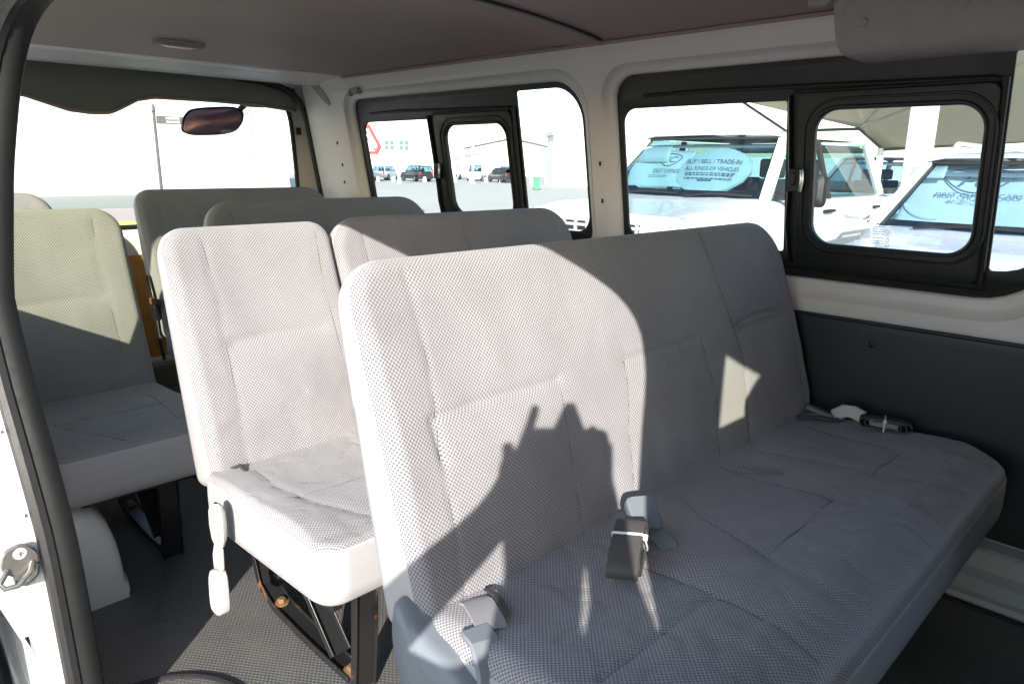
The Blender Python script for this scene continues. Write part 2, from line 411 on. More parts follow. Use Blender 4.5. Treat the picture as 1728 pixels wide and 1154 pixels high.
# tiny maker's print etched on the sliding pane: rows of strokes and four ring marks
mb = MB(); random.seed(7)
for i, z in enumerate((1.472,1.466,1.460,1.454,1.444,1.436,1.430)):
    x = -.655
    while x < -.628:
        l = random.uniform(.001,.004); p = W(x, z, WD-.0115); q = W(x+l, z+.0016, WD-.0115)
        mb.box(p[0], q[0], p[1]-.0004, p[1]+.0002, p[2], q[2]); x += l+.0015
for z in (1.462,1.450,1.440,1.428):
    pts = [W(-.620+.0042*math.cos(a*.7), z+.0042*math.sin(a*.7), WD-.0115) for a in range(10)]; mb.tube(pts, .0005, 4)
for i in range(5): p = W(-.648+i*.006, 1.479, WD-.0115); mb.box(p[0], p[0]+.004, p[1]-.0004, p[1]+.0002, p[2], p[2]+.0035)
mb.build('glass_print', M['ink'], w2, False)
# small shallow holes and clips along the pillars
for x, z in ((-1.505,1.50),(-1.505,1.62),(-3.05,1.44),(-3.06,1.52),(-3.05,1.60),(-3.06,1.70)):
    p = W(x, z, -.004); mb = MB(); mb.box(p[0]-.0035, p[0]+.0035, p[1]-.002, p[1]+.004, p[2]-.007, p[2]+.007); mb.build('pillar_slot', M['trim'], van, False)
mb = MB(); p = W(-2.83, 1.915, 0); mb.box(p[0]-.03, p[0]+.03, p[1]-.022, p[1]+.01, p[2]-.012, p[2]+.012); mb.box(p[0]-.035, p[0]-.012, p[1]-.028, p[1]-.01, p[2]-.022, p[2]+.002)
mb.build('trim_clip', M['duct'], van, bevel=.004)
# outer skin of the far side, with the same two window openings
panel('outer_side_panel', [(-3.46,.30),(1.75,.30),(1.75,2.05),(-3.46,2.05)], [inset(op1,.004), inset(op2,.004), rr(.25,1.0,1.33,1.86,.08)], .003,
      lambda a, b, c: W(a, b, .062+c), M['white_out'], van, 0, step=.1)
# dark trim card below the windows, with a thin bead along its top
panel('trim_panel', rr(-3.36, .9, .738, 1.222, .02, 3), [], .010, lambda a, b, c: (a, 1.966+c+.012*max(0,(1.0-b)), b), M['trim'], van, .003, step=.2)
mb = MB(); mb.tube([(-3.36,1.962,1.226), (.9,1.962,1.226)], .0045, 6); mb.build('trim_bead', M['trim'], van)
for x in (-.62,-.18,-1.2,-2.0):
    mb = MB(); mb.lathe([(.009,0),(.009,-.002),(.006,-.004),(.001,-.0045)], (x, 1.9605, 1.17), 'y', 14); mb.build('trim_fastener', M['trim'], van)
# painted sill box under the trim card
prof = [(1.975,.738),(1.972,.730),(1.940,.722),(1.934,.716),(1.928,.672),(1.920,.664),(1.905,.656),(1.885,.628),(1.872,.622),(1.868,.600),(1.868,.585),(2.01,.585),(2.01,.738)]
mb = MB(); mb.grid([[(x, y, z) for y, z in prof] for x in np.arange(-3.36, .95, .33)], closed=True); mb.build('sill_rail', M['rail'], van, ang=25)
mb = MB(); mb.tube([(-3.36,1.862,.603), (.9,1.862,.603)], .006, 6); mb.build('sill_strip', M['rubber'], van)

# --- floor, headliner, roof
mb = MB(); xs = np.arange(-3.40, 1.76, .04); ys = np.arange(.255, 1.885, .04)
def fz(x, y):
    return .600 + .0025*math.sin(x*7+y*3)*math.sin(y*6.1-x*2) + .004*math.exp(-((x+1.58+.25*(y-.6))/.05)**2)*math.exp(-((y-.62)/.35)**2) + .0035*math.exp(-((x+1.05-.4*(y-.5))/.04)**2)
mb.grid([[(x, y, fz(x, y)) for y in ys] for x in xs]); mb.build('floor_mat', M['mat'], van)
mb = MB(); mb.box(-3.42, 1.75, .20, 2.0, .42, .585); mb.build('floor_pan', M['white_out'], van, False)
def hz(x, y):
    e = max(0, 1-((y-1.1)/.75)**2); k = min(1, max(0, (x+2.9)/.6)); z = 1.982 + .045*e**.8*k
    z -= .012*math.exp(-((x+1.47)/.012)**2) + .006*math.exp(-((x+1.55)/.06)**2)
    return z + .0015*math.sin(x*4+y*5)
mb = MB(); xs = np.concatenate([np.arange(-2.92, -1.62, .06), np.arange(-1.62, -1.38, .008), np.arange(-1.38, 1.5, .08)]); ys = np.linspace(.33, 1.856, 34)
mb.grid([[(x, y, hz(x, y)) for y in ys] for x in xs]); mb.build('headliner', M['head'], van, ang=60)
mb = MB(); mb.tube([(x, 1.850, 1.976) for x in np.arange(-2.92, 1.5, .2)], .006, 6); mb.build('headliner_bead', M['head'], van)
mb = MB(); pts = [(-1.455, y, hz(-1.455, y)-.004) for y in np.linspace(.34, 1.83, 24)]; mb.strap(pts, (1,0,0), .012, .004); mb.build('roof_bow', M['trim'], van)
mb = MB()
rows = [[(x, y, 2.075 + .05*max(0, 1-((y-1.1)/.82)**2)) for y in np.linspace(.30, 1.92, 18)] for x in np.linspace(-3.46, 1.75, 4)]
mb.grid(rows); mb.build('roof', M['white_out'], van)
for nm, y0, y1 in (('roof_gutter', .26, .34), ('roof_gutter', 1.86, 1.93)):
    mb = MB(); mb.box(-3.46, 1.75, y0, y1, 1.996, 2.09); mb.build(nm, M['white_out'], van, False)
# dome lamp recessed at the rear edge of the headliner
dl = MB(); c = (-2.66, 1.05); ring = lambda s, z, k=1: [(c[0]+p[1]*s, c[1]+p[0]*s*k, z) for p in rr(-.075,.075,-.030,.030,.022,6)]
zt = hz(*c)
dl.grid([ring(1.12, zt+.002), ring(1.10, zt-.012), ring(.95, zt-.016), ring(.86, zt-.010)], closed=True); L = dl.build('dome_lamp', M['duct'], van, ang=50)
mb = MB(); rg = ring(.88, zt-.011); rg2 = ring(.6, zt-.016); mb.grid([rg, rg2], closed=True); mb.add(rg2, [tuple(range(len(rg2)))]); mb.build('lamp_lens', M['lampc'], L)

# --- rear: header, corner pillar, tailgate
mb = MB(); ys = np.linspace(.33, 1.90, 30); rows = []
for t, x, z in ((0,-2.90,1.999),(.1,-2.93,1.978),(.3,-3.02,1.974),(.45,-3.10,1.970),(.52,-3.13,1.960),(.6,-3.17,1.956),(.8,-3.28,1.962),(1,-3.37,1.975)):
    rows.append([(x + .02*((y-1.1)/.8)**2, y, z + .004*max(0, 1-((y-1.1)/.8)**2)) for y in ys])
mb.grid(rows); mb.build('rear_header', M['cream'], van, ang=60)
mb = MB(); tp_ = [W(-3.134 + .075*math.cos(a), 1.922 + .020*math.sin(a)*(1.2+.5*math.cos(a)) - .050*math.cos(a) + .010*math.sin(a)**2, -.006) for a in np.linspace(0, 2*math.pi, 25)[:-1]]
tq_ = [Vector(p) + Vector((0,.012,0)) for p in tp_]; mb.grid([tq_, tp_], closed=True); mb.add(tp_, [tuple(range(24))]); mb.build('pillar_plug', M['duct'], van, ang=40)
for far_ in (0, 1):       # short return of the side wall toward the tailgate opening
    mb = MB(); rows = []
    for z in np.linspace(.60, 2.0, 12):
        y = W(0, z)[1] if far_ == 0 else ny(z); s = 1 if far_ == 0 else -1
        rows.append([(x, y+s*d, z) for x, d in ((-3.24,.004),(-3.275,.004),(-3.287,.008),(-3.293,.02),(-3.293,.075))])
    mb.grid(rows); mb.build('corner_pillar', M['cream'], van, ang=60)
gate = obj0('tailgate', van)
TX = -3.395
tyy = lambda z, e: (W(0, z)[1]-e)
def G(a, b, c): return (TX - c - .05*((a-1.1)/.8)**2*0 , a, b)
go = [(.22,.58),(2.06,.58),(2.06,1.35),(2.02,1.995),(.25,1.995),(.22,1.35)]
gwin = [(.40,1.325),(1.80,1.325),(1.855,1.36),(1.868,1.42),(1.85,1.80),(1.825,1.885),(1.74,1.945),(1.1,1.97),(.5,1.945),(.40,1.86)]
def smooth_poly(p, it=2):
    for _ in range(it):
        q = []; n = len(p)
        for i in range(n):
            a, b = p[i], p[(i+1)%n]; q += [(a[0]*.8+b[0]*.2, a[1]*.8+b[1]*.2), (a[0]*.2+b[0]*.8, a[1]*.2+b[1]*.8)]
        p = q
    return p
gwin = smooth_poly(gwin)
gb = panel('gate_skin', go, [gwin, rr(.50,1.72,.74,1.205,.03)], .03, G, M['cream'], gate, .006)
mb = MB(); pts = [(TX+.012, p[0], p[1]) for p in inset(gwin, .004)]; mb.tube(pts+[pts[0]], .011, 8, cap=False); mb.build('glass_seal', M['rubber'], gate)
mb = MB(); g2 = inset(gwin, -.012); mb.add([(TX-.012, p[0], p[1]) for p in g2], [tuple(range(len(g2)))]); gp = mb.build('pane', M['glass_rear'], gate, False)
# black weather seal round the tailgate opening
sp = [(-3.297, W(0,z)[1]-.004, z) for z in np.linspace(.62, 1.80, 14)] + [(-3.300,1.872,1.845),(-3.305,1.855,1.893),(-3.315,1.825,1.930),(-3.33,1.775,1.955),(-3.345,1.70,1.968),(-3.36,1.5,1.976),(-3.37,1.1,1.980),(-3.37,.6,1.978),(-3.36,.42,1.95)]
mb = MB(); mb.tube([(x, y, z) for x, y, z in sp], .014, 8); mb.build('gate_seal', M['rubber'], van)
mb = MB(); mb.box(-3.385,-3.36,1.868,1.885,1.74,1.775); mb.build('gate_buffer', M['rubber'], gate, bevel=.003)
# dark header trim of the tailgate with its drooping centre
low = [(.38,1.86),(.62,1.862),(.72,1.850),(.80,1.825),(.87,1.803),(.95,1.796),(1.02,1.800),(1.07,1.825),(1.13,1.858),(1.20,1.872),(1.45,1.874),(1.65,1.870),(1.80,1.858),(1.85,1.850)]
def zlow(y): return float(np.interp(y, [p[0] for p in low], [p[1] for p in low]))
mb = MB(); ys = np.linspace(.38, 1.855, 64)
ztop = lambda y: 1.985 - .03*max(0, (y-1.6)/.25)**2
prof = [(-3.385,0),(-3.352,0),(-3.346,.05),(-3.335,.5),(-3.338,.93),(-3.350,1.0),(-3.376,1.03)]
mb.grid([[(x, y, ztop(y)*(1-t)+zlow(y)*t) for y in ys] for x, t in prof]); 
M['visor'] = paint('dark_header_trim', (.20,.195,.165), .5, var=.08)
mb.build('gate_header_trim', M['visor'], gate, ang=50)
mb = MB(); mb.tube([(-3.350, y, zlow(y)-.002) for y in ys], .007, 6); mb.build('header_trim_lip', paint('brown_trim_lip', (.40,.27,.22), .5), gate)
# bare hardboard and the lower gate
mb = MB(); mb.box(TX-.004, TX+.008, .48, 1.74, .725, 1.218); mb.build('gate_board', M['board'], gate, bevel=.002)
mb = MB(); mb.box(-3.38,-3.355,.34,1.9,.70,.726); mb.build('gate_step_trim', M['rail'], van, bevel=.004)
mb = MB(); mb.box(-3.36,-3.352,.34,1.93,.585,.70); mb.build('gate_lower_trim', paint('green_grey_paint', (.20,.22,.18), .5), van, bevel=.002)
# mirror hung outside the tailgate
rm = obj0('rear_mirror', van); mc = Vector((-3.53, 1.515, 1.797))
fx = Vector((.78,-.52,-.34)).normalized(); fr = frame(mc, Vector((.45,.89,.06)), (0,0,1)); 
mo = smooth_poly([(-.145,-.045),(-.125,.020),(-.085,.058),(.10,.062),(.150,.040),(.140,-.010),(.10,-.055),(.03,-.068),(-.10,-.066)], 2)
mb = MB(); sc = lambda s, d: [fr @ Vector((p[0]*s, p[1]*s, d)) for p in mo]
mb.grid([sc(.5,-.055), sc(.85,-.045), sc(1.0,-.02), sc(1.0,.008), sc(.96,.012), sc(.93,.004)], closed=True); s5 = sc(.5,-.055); mb.add(s5, [tuple(range(len(s5)))])
mb.build('mirror_housing', M['rubber'], rm, ang=50)
mb = MB(); mi = [[fr @ Vector((p[0]*s, p[1]*s-.004, .004+.022*(1-s*s))) for p in mo] for s in (.93,.75,.5,.25,.02)]
mb.grid(mi, closed=True); mb.build('mirror_glass', M['mirror'], rm, ang=80)
mb = MB(); mb.tube([fr @ Vector((.13,.045,-.01)), fr @ Vector((.165,.075,-.01)), fr @ Vector((.165,.115,0)), (TX-.02, 1.68, 1.90)], [.012,.018,.020,.024], 10)
mb.box(TX-.05, TX-.0165, 1.64, 1.73, 1.862, 1.90); mb.build('mirror_arm', M['rubber'], rm)

# --- near side: one pressed wall with the door opening, rear windows and front window
jam = [(-1.29,.30),(-1.29,.60),(-1.295,.78),(-1.30,.92),(-1.31,1.02),(-1.335,1.12),(-1.385,1.25),(-1.415,1.36),(-1.42,1.50),(-1.415,1.66),(-1.40,1.75),(-1.365,1.815),(-1.30,1.848),(-1.22,1.858)]
jam_in = jam
front = [(-.10,1.862),(-.05,1.848),(-.018,1.810),(-.002,1.76),(-.010,1.60),(-.020,1.30),(-.02,.60),(-.02,.30)]
front = [(-.25,1.860),(-.15,1.854),(-.08,1.836),(-.02,1.795),(.004,1.735),(.012,1.60),(.020,1.45),(.024,1.30),(.024,.60),(.024,.30)]
door = jam + front
nw = [(-3.46,.30)] + door[:1] and None
outl = [(-3.46,.28),(-1.29,.28)] + jam + front + [(.024,.28),(1.75,.28),(1.75,2.02),(-3.46,2.02)]
outl = [(-3.46,.28),(-1.29,.28)] + jam[1:] + front[:-1] + [(.024,.28),(1.75,.28),(1.75,2.02),(-3.46,2.02)]
nwa = rr(-3.02, -1.53, 1.215, 1.84, (.10,.05,.08,.10), 6)
nfw = [(.205,1.36),(.50,1.36),(.48,1.60),(.46,1.75),(.42,1.838),(.205,1.842)]  # unseen front window, cut small to shape the sun patch on the bench
panel('door_side_panel', outl, [nwa, nfw], .075, lambda a, b, c: N(a, b, .0375 - c), M['white_out'], van, .006, step=.07)
for h in (nwa, nfw):
    hh = inset(h, -.008); mb = MB(); mb.add([N(p[0], p[1], .05) for p in hh], [tuple(range(len(hh)))]); mb.build('quarter_pane', M['glass_green'], van, False)
mb = MB(); mb.strap([N(-1.88,1.19,.01), N(-1.845,1.45,.01), N(-1.80,1.66,.01), N(-1.775,1.86,.01)], (1,0,0), .050, .012); mb.build('quarter_mullion', M['black'], van, bevel=.003)
# door seal: round bulb plus a flat flange with a stitched bead, following the opening
J = lambda x, z, d, dx=0: Vector((x+dx, ny(z)-d, z))
def resamp(pts, step=.03):
    out = []
    for a, b in zip(pts[:-1], pts[1:]):
        k = max(1, int(math.dist(a, b)/step)); out += [(a[0]+(b[0]-a[0])*i/k, a[1]+(b[1]-a[1])*i/k) for i in range(k)]
    return out + [pts[-1]]
path = resamp(jam[1:] + front[:-1], .035)
for _ in range(2):
    path = [path[0]] + [((a[0]+2*b[0]+c[0])/4, (a[1]+2*b[1]+c[1])/4) for a, b, c in zip(path[:-2], path[1:-1], path[2:])] + [path[-1]]
seal = obj0('door_seal', van)
def nrm(i):   # into the opening
    a = path[max(i-1,0)]; b = path[min(i+1,len(path)-1)]; dx, dz = b[0]-a[0], b[1]-a[1]; l = math.hypot(dx, dz); return dz/l, -dx/l
pA = []; pB = []; pC = []
for i, (x, z) in enumerate(path):
    nx, nz = nrm(i)
    pA.append((x+nx*.010, ny(z)-.034, z+nz*.010)); pB.append((x+nx*.012, ny(z)-.012, z+nz*.012)); pC.append((x+nx*.0165, ny(z)-.018, z+nz*.0165))
mb = MB(); mb.tube(pA, .0155, 10, up=(0,1,0)); mb.build('seal_bulb', M['rubber'], seal)
mb = MB(); mb.tube(pB, .0155, 10, up=(0,1,0), flat=1.25); mb.build('seal_flange', M['rubber_flat'], seal)
mb = MB(); mb.tube(pC, .0022, 5, up=(0,1,0)); mb.build('seal_bead', paint('pale_bead', (.30,.30,.29), .6), seal)
# body jamb outside the seal (painted, faces the opening), then the outer edge
mb = MB(); rows = []
jr = resamp(jam[1:], .05)
for x, z in jr:
    y = ny(z); e = .02*max(0, (1.0-z)/.4)
    ylow = y - .125 + .055*max(0, min(1, (.95-z)/.20))
    rows.append([(x-.004, y-.036, z), (x-.001, y-.055, z), (x+.004, y-.085, z), (x+.002, ylow+.006, z), (x-.012, ylow, z), (x-.06, ylow-.002, z), (x-.10, ylow+.03, z)])
mb.grid(rows); mb.build('door_jamb', M['white_out'], van, ang=50)
for zz in (1.19, 1.055): 
    mb = MB(); xj = float(np.interp(zz, [p[1] for p in jam[1:9]], [p[0] for p in jam[1:9]])); mb.tube([(xj+.003, ny(zz)-.115, zz), (xj+.003, ny(zz)-.055, zz-.004)], .0035, 6); mb.build('jamb_crease', M['rail'], van)
# striker
st = obj0('door_striker', van); so = Vector((-1.302, .180, .985)); F = frame(so + Vector((.006,0,0)), (0,1,0), (.0,0,1)) @ Matrix.Scale(.80, 4)
mb = MB(); pl = smooth_poly([(-.036,-.008),(-.024,.034),(.012,.040),(.034,.012),(.032,-.016),(-.01,-.034)], 2)
mb.add([F @ Vector((p[0], p[1], 0)) for p in pl] + [F @ Vector((p[0]*.93, p[1]*.93, .008)) for p in pl], [tuple(range(len(pl), 2*len(pl)))] + [(i, (i+1)%len(pl), (i+1)%len(pl)+len(pl), i+len(pl)) for i in range(len(pl))])
mb.build('striker_plate', M['steel'], st)
mb = MB(); mb.tube([F @ Vector(p) for p in ((.022,-.006,.006),(.012,-.020,.022),(-.012,-.036,.030),(-.034,-.034,.030),(-.040,-.024,.024),(-.022,-.008,.006))], .0045, 8)
mb.tube([F @ Vector((.030,-.014,.002)), F @ Vector((.024,-.036,.003)), F @ Vector((.006,-.050,.003)), F @ Vector((-.014,-.044,.002))], .005, 8); mb.build('striker_loop', M['steel'], st)
mb = MB(); mb.lathe([(.011,.006),(.011,.0095),(.009,.011),(.002,.0105)], so + Vector((.002,.002,.016)), 'x', 16); mb.build('striker_screw', M['signw'], st)
mb = MB(); c = so + Vector((.0135,.002,.016)); mb.box(c.x, c.x+.001, c.y-.005, c.y+.004, c.z-.001, c.z+.001); mb.box(c.x, c.x+.001, c.y-.001, c.y+.001, c.z-.005, c.z+.004); mb.build('screw_slot', M['ink'], st, False)
# rear wheel arch cover by the door
mb = MB(); rows = []
prof = [(.262,.862),(.305,.866),(.355,.858),(.395,.838),(.420,.805),(.433,.755),(.438,.700),(.438,.660),(.446,.650),(.448,.625),(.442,.615),(.447,.598)]
ap = []
for dx, sc_ in ((.300,0),(.302,.55),(.297,.78),(.286,.90),(.265,.965),(.22,.995),(.10,1),(0,1),(-.12,1),(-.24,.99),(-.28,.9),(-.30,.6),(-.30,0)):
    rows.append([(-2.02+dx, y - .012*(1-sc_)*(y-.26)/.18, .598+(z-.598)*sc_) for y, z in prof])
mb.grid(rows); mb.build('wheel_arch', M['arch'], van, ang=55)
# front arch / step edge seen at the bottom of the frame
mb = MB(); pts = [(-1.27,.262,.604),(-1.1,.270,.606),(-.8,.272,.606),(-.4,.272,.606),(-.03,.272,.606)]; mb.tube(pts, .012, 8, flat=.6); mb.build('step_strip', M['rubber'], van)
mb = MB(); mb.tube([(-1.20+.19*math.cos(a), .30+.19*math.sin(a), .605) for a in np.linspace(-.15, 3.2, 28)], .0055, 6); 
mb.build('mat_edge', M['rubber'], van)
mb = MB(); mb.box(-1.28,-.02,.10,.262,.30,.42); mb.build('door_step', M['rubber_flat'], van, bevel=.006)
# sliding door, pushed back along the outside
sd = obj0('sliding_door', van)
dwin = rr(-2.30, -1.53, 1.385, 1.82, .07, 6)
panel('door_skin', rr(-2.44, -1.40, .38, 1.92, .08, 6), [dwin], .03, lambda a, b, c: (a, ny(b)-.165-c, b), M['carsilver'], sd, .006, step=.08)
mb = MB(); hh = inset(dwin, -.01); mb.add([(p[0], ny(p[1])-.165, p[1]) for p in hh], [tuple(range(len(hh)))]); mb.build('pane', M['glass_green'], sd, False)
mb = MB(); mb.box(-1.50,-1.388,.105,.135,.80,.90); mb.tube([(-1.388,.115,.862),(-1.372,.115,.862),(-1.362,.115,.862)], [.012,.012,.018], 10); mb.build('door_stop', M['rubber'], sd, bevel=.004)
mb = MB(); mb.box(-1.47,-1.392,.085,.105,.60,.79); mb.build('door_reflector', M['red'], sd, bevel=.004)

# --- roof duct along the front of the far side
mb = MB(); dp = [(1.905,1.862),(1.80,1.866),(1.775,1.876),(1.762,1.900),(1.758,1.96),(1.762,2.03),(1.93,2.03)]
rows = []
for x, s in ((-.742,.0),(-.742,.86),(-.735,.96),(-.715,1.0),(-.45,1.0),(-.1,1.0),(.6,1.0)):
    c = (1.85, 1.96); rows.append([(x + .018*(1-(z-1.86)/.14), c[0]+(y-c[0])*s, c[1]+(z-c[1])*s) for y, z in dp])
mb.grid(rows, closed=True); du = mb.build('air_duct', M['duct'], van, ang=50)
for x, z in ((-.665,1.93),(-.47,1.945)): mb = MB(); mb.lathe([(.010,.002),(.009,-.002),(.002,-.003)], (x, 1.7585, z), 'y', 12); mb.build('duct_plug', M['duct'], du)
mb = MB(); mb.tube([(-.79,1.76,hz(-.79,1.76)-.006),(-.755,1.76,hz(-.755,1.76)-.010),(-.70,1.70,2.0)], .012, 8); mb.build('lamp_housing', M['duct'], van)

# --- front of the cabin (bulkhead with windscreen opening, dashboard)
panel('front_bulkhead', [(.30,.30),(1.98,.30),(1.98,2.05),(.30,2.05)], [[(.42,1.30),(1.86,1.30),(1.80,1.92),(.48,1.92)]], .03, lambda a, b, c: (1.62+c-.25*max(0,b-1.3), a, b), M['white_out'], van, 0)
mb = MB(); mb.add([(1.60,.40,1.29),(1.60,1.88,1.29),(1.44,1.82,1.93),(1.44,.46,1.93)], [(0,1,2,3)]); mb.build('windscreen', M['glass'], van, False)
mb = MB(); mb.grid([[(x, y, z) for y in (.33,1.9)] for x, z in ((1.58,1.30),(1.25,1.27),(1.15,1.22),(1.18,1.0),(1.3,.6))]); mb.build('dashboard', M['trim'], van)
mb = MB(); mb.tube([(.95+.06*math.sin(a), 1.50+.18*math.cos(a), 1.18+.17*math.sin(a)) for a in np.linspace(0,6.28,25)], .013, 8); mb.tube([(.95,1.50,1.18),(1.2,1.5,1.05)], .03, 8); mb.build('steering_wheel', M['rubber'], van)
# four road wheels under the body
for x in (-2.02, .95):
    for y, s in ((.28,-1),(1.86,1)):
        wq = obj0('wheel', van); mb = MB(); mb.lathe([(.20,-.10),(.31,-.10),(.335,-.07),(.335,.07),(.31,.10),(.20,.10)], (x, y, .335), 'y', 28); mb.build('tyre', M['tyre'], wq)
        mb = MB(); mb.lathe([(.205,-.085),(.19,-.07),(.05,-.09),(.05,.09),(.19,.07),(.205,.085)], (x, y, .335), 'y', 20); mb.build('rim', M['steel'], wq)
# ------------------------------------------------------------------ seats
RK = math.atan2(.167, .505); CR, SR = math.cos(RK), math.sin(RK)
def gro(d, depth, w): return -depth*math.exp(-(d/w)**2)
def sstep(a, b, x): t = min(1, max(0, (x-a)/(b-a))); return t*t*(3-2*t)
def pad(name, w, h, t, rad, re, hf, place, mats, parent, step=.008, sidename='side_trim', bulge=.003, uvs=(0,0)):
    """upholstered pad: front face w x h with rounded outline (rad = corner radii bl,br,tr,tl), thickness t;
    hf(u,v) = relief of the front; place(u,v,n) -> point. Front mesh = fabric part, rim and back = vinyl sub-part."""
    def axis(L):
        a = [0, .003, .007, .012, .018]; k = max(2, int((L-.036)/step)); return a + [.018+(L-.036)*i/k for i in range(1, k)] + [L-x for x in reversed(a)]
    us, vs_ = axis(w), axis(h)
    def rnd(u, v):
        for (cu, cv, R_, su, sv) in ((0,0,rad[0],1,1),(w,0,rad[1],-1,1),(w,h,rad[2],-1,-1),(0,h,rad[3],1,-1)):
            a = (R_ - (u-cu)*su)/R_ if R_ > 0 else -1; b = (R_ - (v-cv)*sv)/R_ if R_ > 0 else -1
            if a > 0 and b > 0:
                m = max(a, b); L = math.hypot(a, b); a *= m/L; b *= m/L
                return cu + su*R_*(1-a), cv + sv*R_*(1-b)
        return u, v
    rows = []; uv = []
    for v in vs_:
        row = []
        for u in us:
            rho = min(u, w-u, v, h-v); x, y = rnd(u, v); drop = 0
            if rho < re: drop = re - math.sqrt(max(0, re*re-(re-rho)**2))
            k = sstep(0, re, rho)
            row.append(place(x, y, hf(x, y)*k - drop))
            dx, dy = x-w/2, y-h/2
            ex = 1 if abs(dx)/w > abs(dy)/h else 0
            uv.append((x + (math.copysign(drop*.8, dx) if ex else 0) + uvs[0], y + (0 if ex else math.copysign(drop*.8, dy)) + uvs[1]))
        rows.append(row)
    mb = MB(); mb.grid(rows)
    me = bpy.data.meshes.new(name); me.from_pydata(mb.v, [], mb.f)
    ul = me.uv_layers.new(name='UVMap')
    for l in me.loops: ul.data[l.index].uv = uv[l.vertex_index]
    me.materials.append(mats[0]); me.shade_smooth(); o = bpy.data.objects.new(name, me); COL.objects.link(o); o.parent = parent
    # rim
    nu, nv = len(us), len(vs_)
    ring = [(u, vs_[0]) for u in us] + [(us[-1], v) for v in vs_[1:]] + [(u, vs_[-1]) for u in us[-2::-1]] + [(us[0], v) for v in vs_[-2:0:-1]]
    rr_ = []
    for n, out in ((-re+.002,-.0012),(-re-.002,.0016),(-re-.006,.002),(-re-.3*(t-re),bulge),(-re-.7*(t-re),bulge),(-t+.012,.001),(-t,-.012)):
        r = []
        for u, v in ring:
            x, y = rnd(u, v)
            dx = -1 if u <= 0 else (1 if u >= w else 0); dy = -1 if v <= 0 else (1 if v >= h else 0)
            cx = min(max(x, max(rad[0],rad[3])), w-max(rad[1],rad[2])); cy = min(max(y, max(rad[0],rad[1])), h-max(rad[2],rad[3]))
            d = Vector((x-cx, y-cy)); d = d.normalized() if d.length > 1e-6 else Vector((dx, dy)).normalized()
            r.append(place(x+d.x*out, y+d.y*out, n))
        rr_.append(r)
    m2 = MB(); m2.grid(rr_, closed=True); m2.add(rr_[-1], [tuple(range(len(ring)))])
    m2.build(sidename, mats[1], o, ang=50)
    return o

def seam_tube(parent, place, hf, lines, name='seam', r=.0010):
    for ln in lines:
        mb = MB(); pts = []
        for (a, b) in zip(ln[:-1], ln[1:]):
            k = max(2, int(math.dist(a, b)/.012)); pts += [(a[0]+(b[0]-a[0])*i/k, a[1]+(b[1]-a[1])*i/k) for i in range(k)]
        pts.append(ln[-1]); mb.tube([place(u, v, hf(u, v)+.0002) for u, v in pts], r, 5); mb.build(name, M['stitch'], parent)

def dist_poly(u, v, ln):
    best = 9
    for (a, b) in zip(ln[:-1], ln[1:]):
        dx, dy = b[0]-a[0], b[1]-a[1]; L = dx*dx+dy*dy; t = min(1, max(0, ((u-a[0])*dx+(v-a[1])*dy)/L))
        best = min(best, math.hypot(u-a[0]-dx*t, v-a[1]-dy*t))
    return best

def strut(parent, pts, wdir=(0,1,0), w=.040, name='leg'):
    """folded steel bar: flat web with a raised lip along each edge"""
    mb = MB(); mb.strap(pts, wdir, w, .005)
    W_ = Vector(wdir).normalized(); P = [Vector(p) for p in pts]
    o = mb.build(name, M['leg'], parent, True, .0012)
    for s in (-1, 1):
        mb = MB(); mb.strap([p + W_*s*w/2 for p in P], wdir, .004, .018); mb.build('edge_lip', M['legrust'], o, True, .001)
    return o
def bolt(parent, c, s=1.0):
    mb = MB(); c = Vector(c); mb.lathe([(.017*s,0),(.017*s,.003),(.012*s,.004),(.012*s,.0045)], c, 'z', 16)
    mb.lathe([(.0105*s,.004),(.0105*s,.011),(.008*s,.013)], c, 'z', 6); return mb.build('bolt', M['bolt'], parent, ang=25)
def leg_set(root, y, xr=-.08, xf=.42, h=.27, base=True):
    """side frame of a bench: bent rear bar that runs forward along the floor, slanted brace, upright front bar"""
    x = lambda a: a
    strut(root, [(-.075,y,h+.01),(-.062,y,.13),(-.035,y,.050),(.03,y,.020),(.16,y,.010),(.30,y,.006),(.34,y,.006)], name='leg')
    strut(root, [(.085,y+.004,h+.01),(.17,y+.004,.13),(.275,y+.004,.022)], name='brace')
    strut(root, [(.40,y-.008,h+.02),(.385,y-.008,.10),(.375,y-.008,.005)], name='leg', w=.046)
    bolt(root, (.030,y,.024)); bolt(root, (.325,y,.010), 1.15)

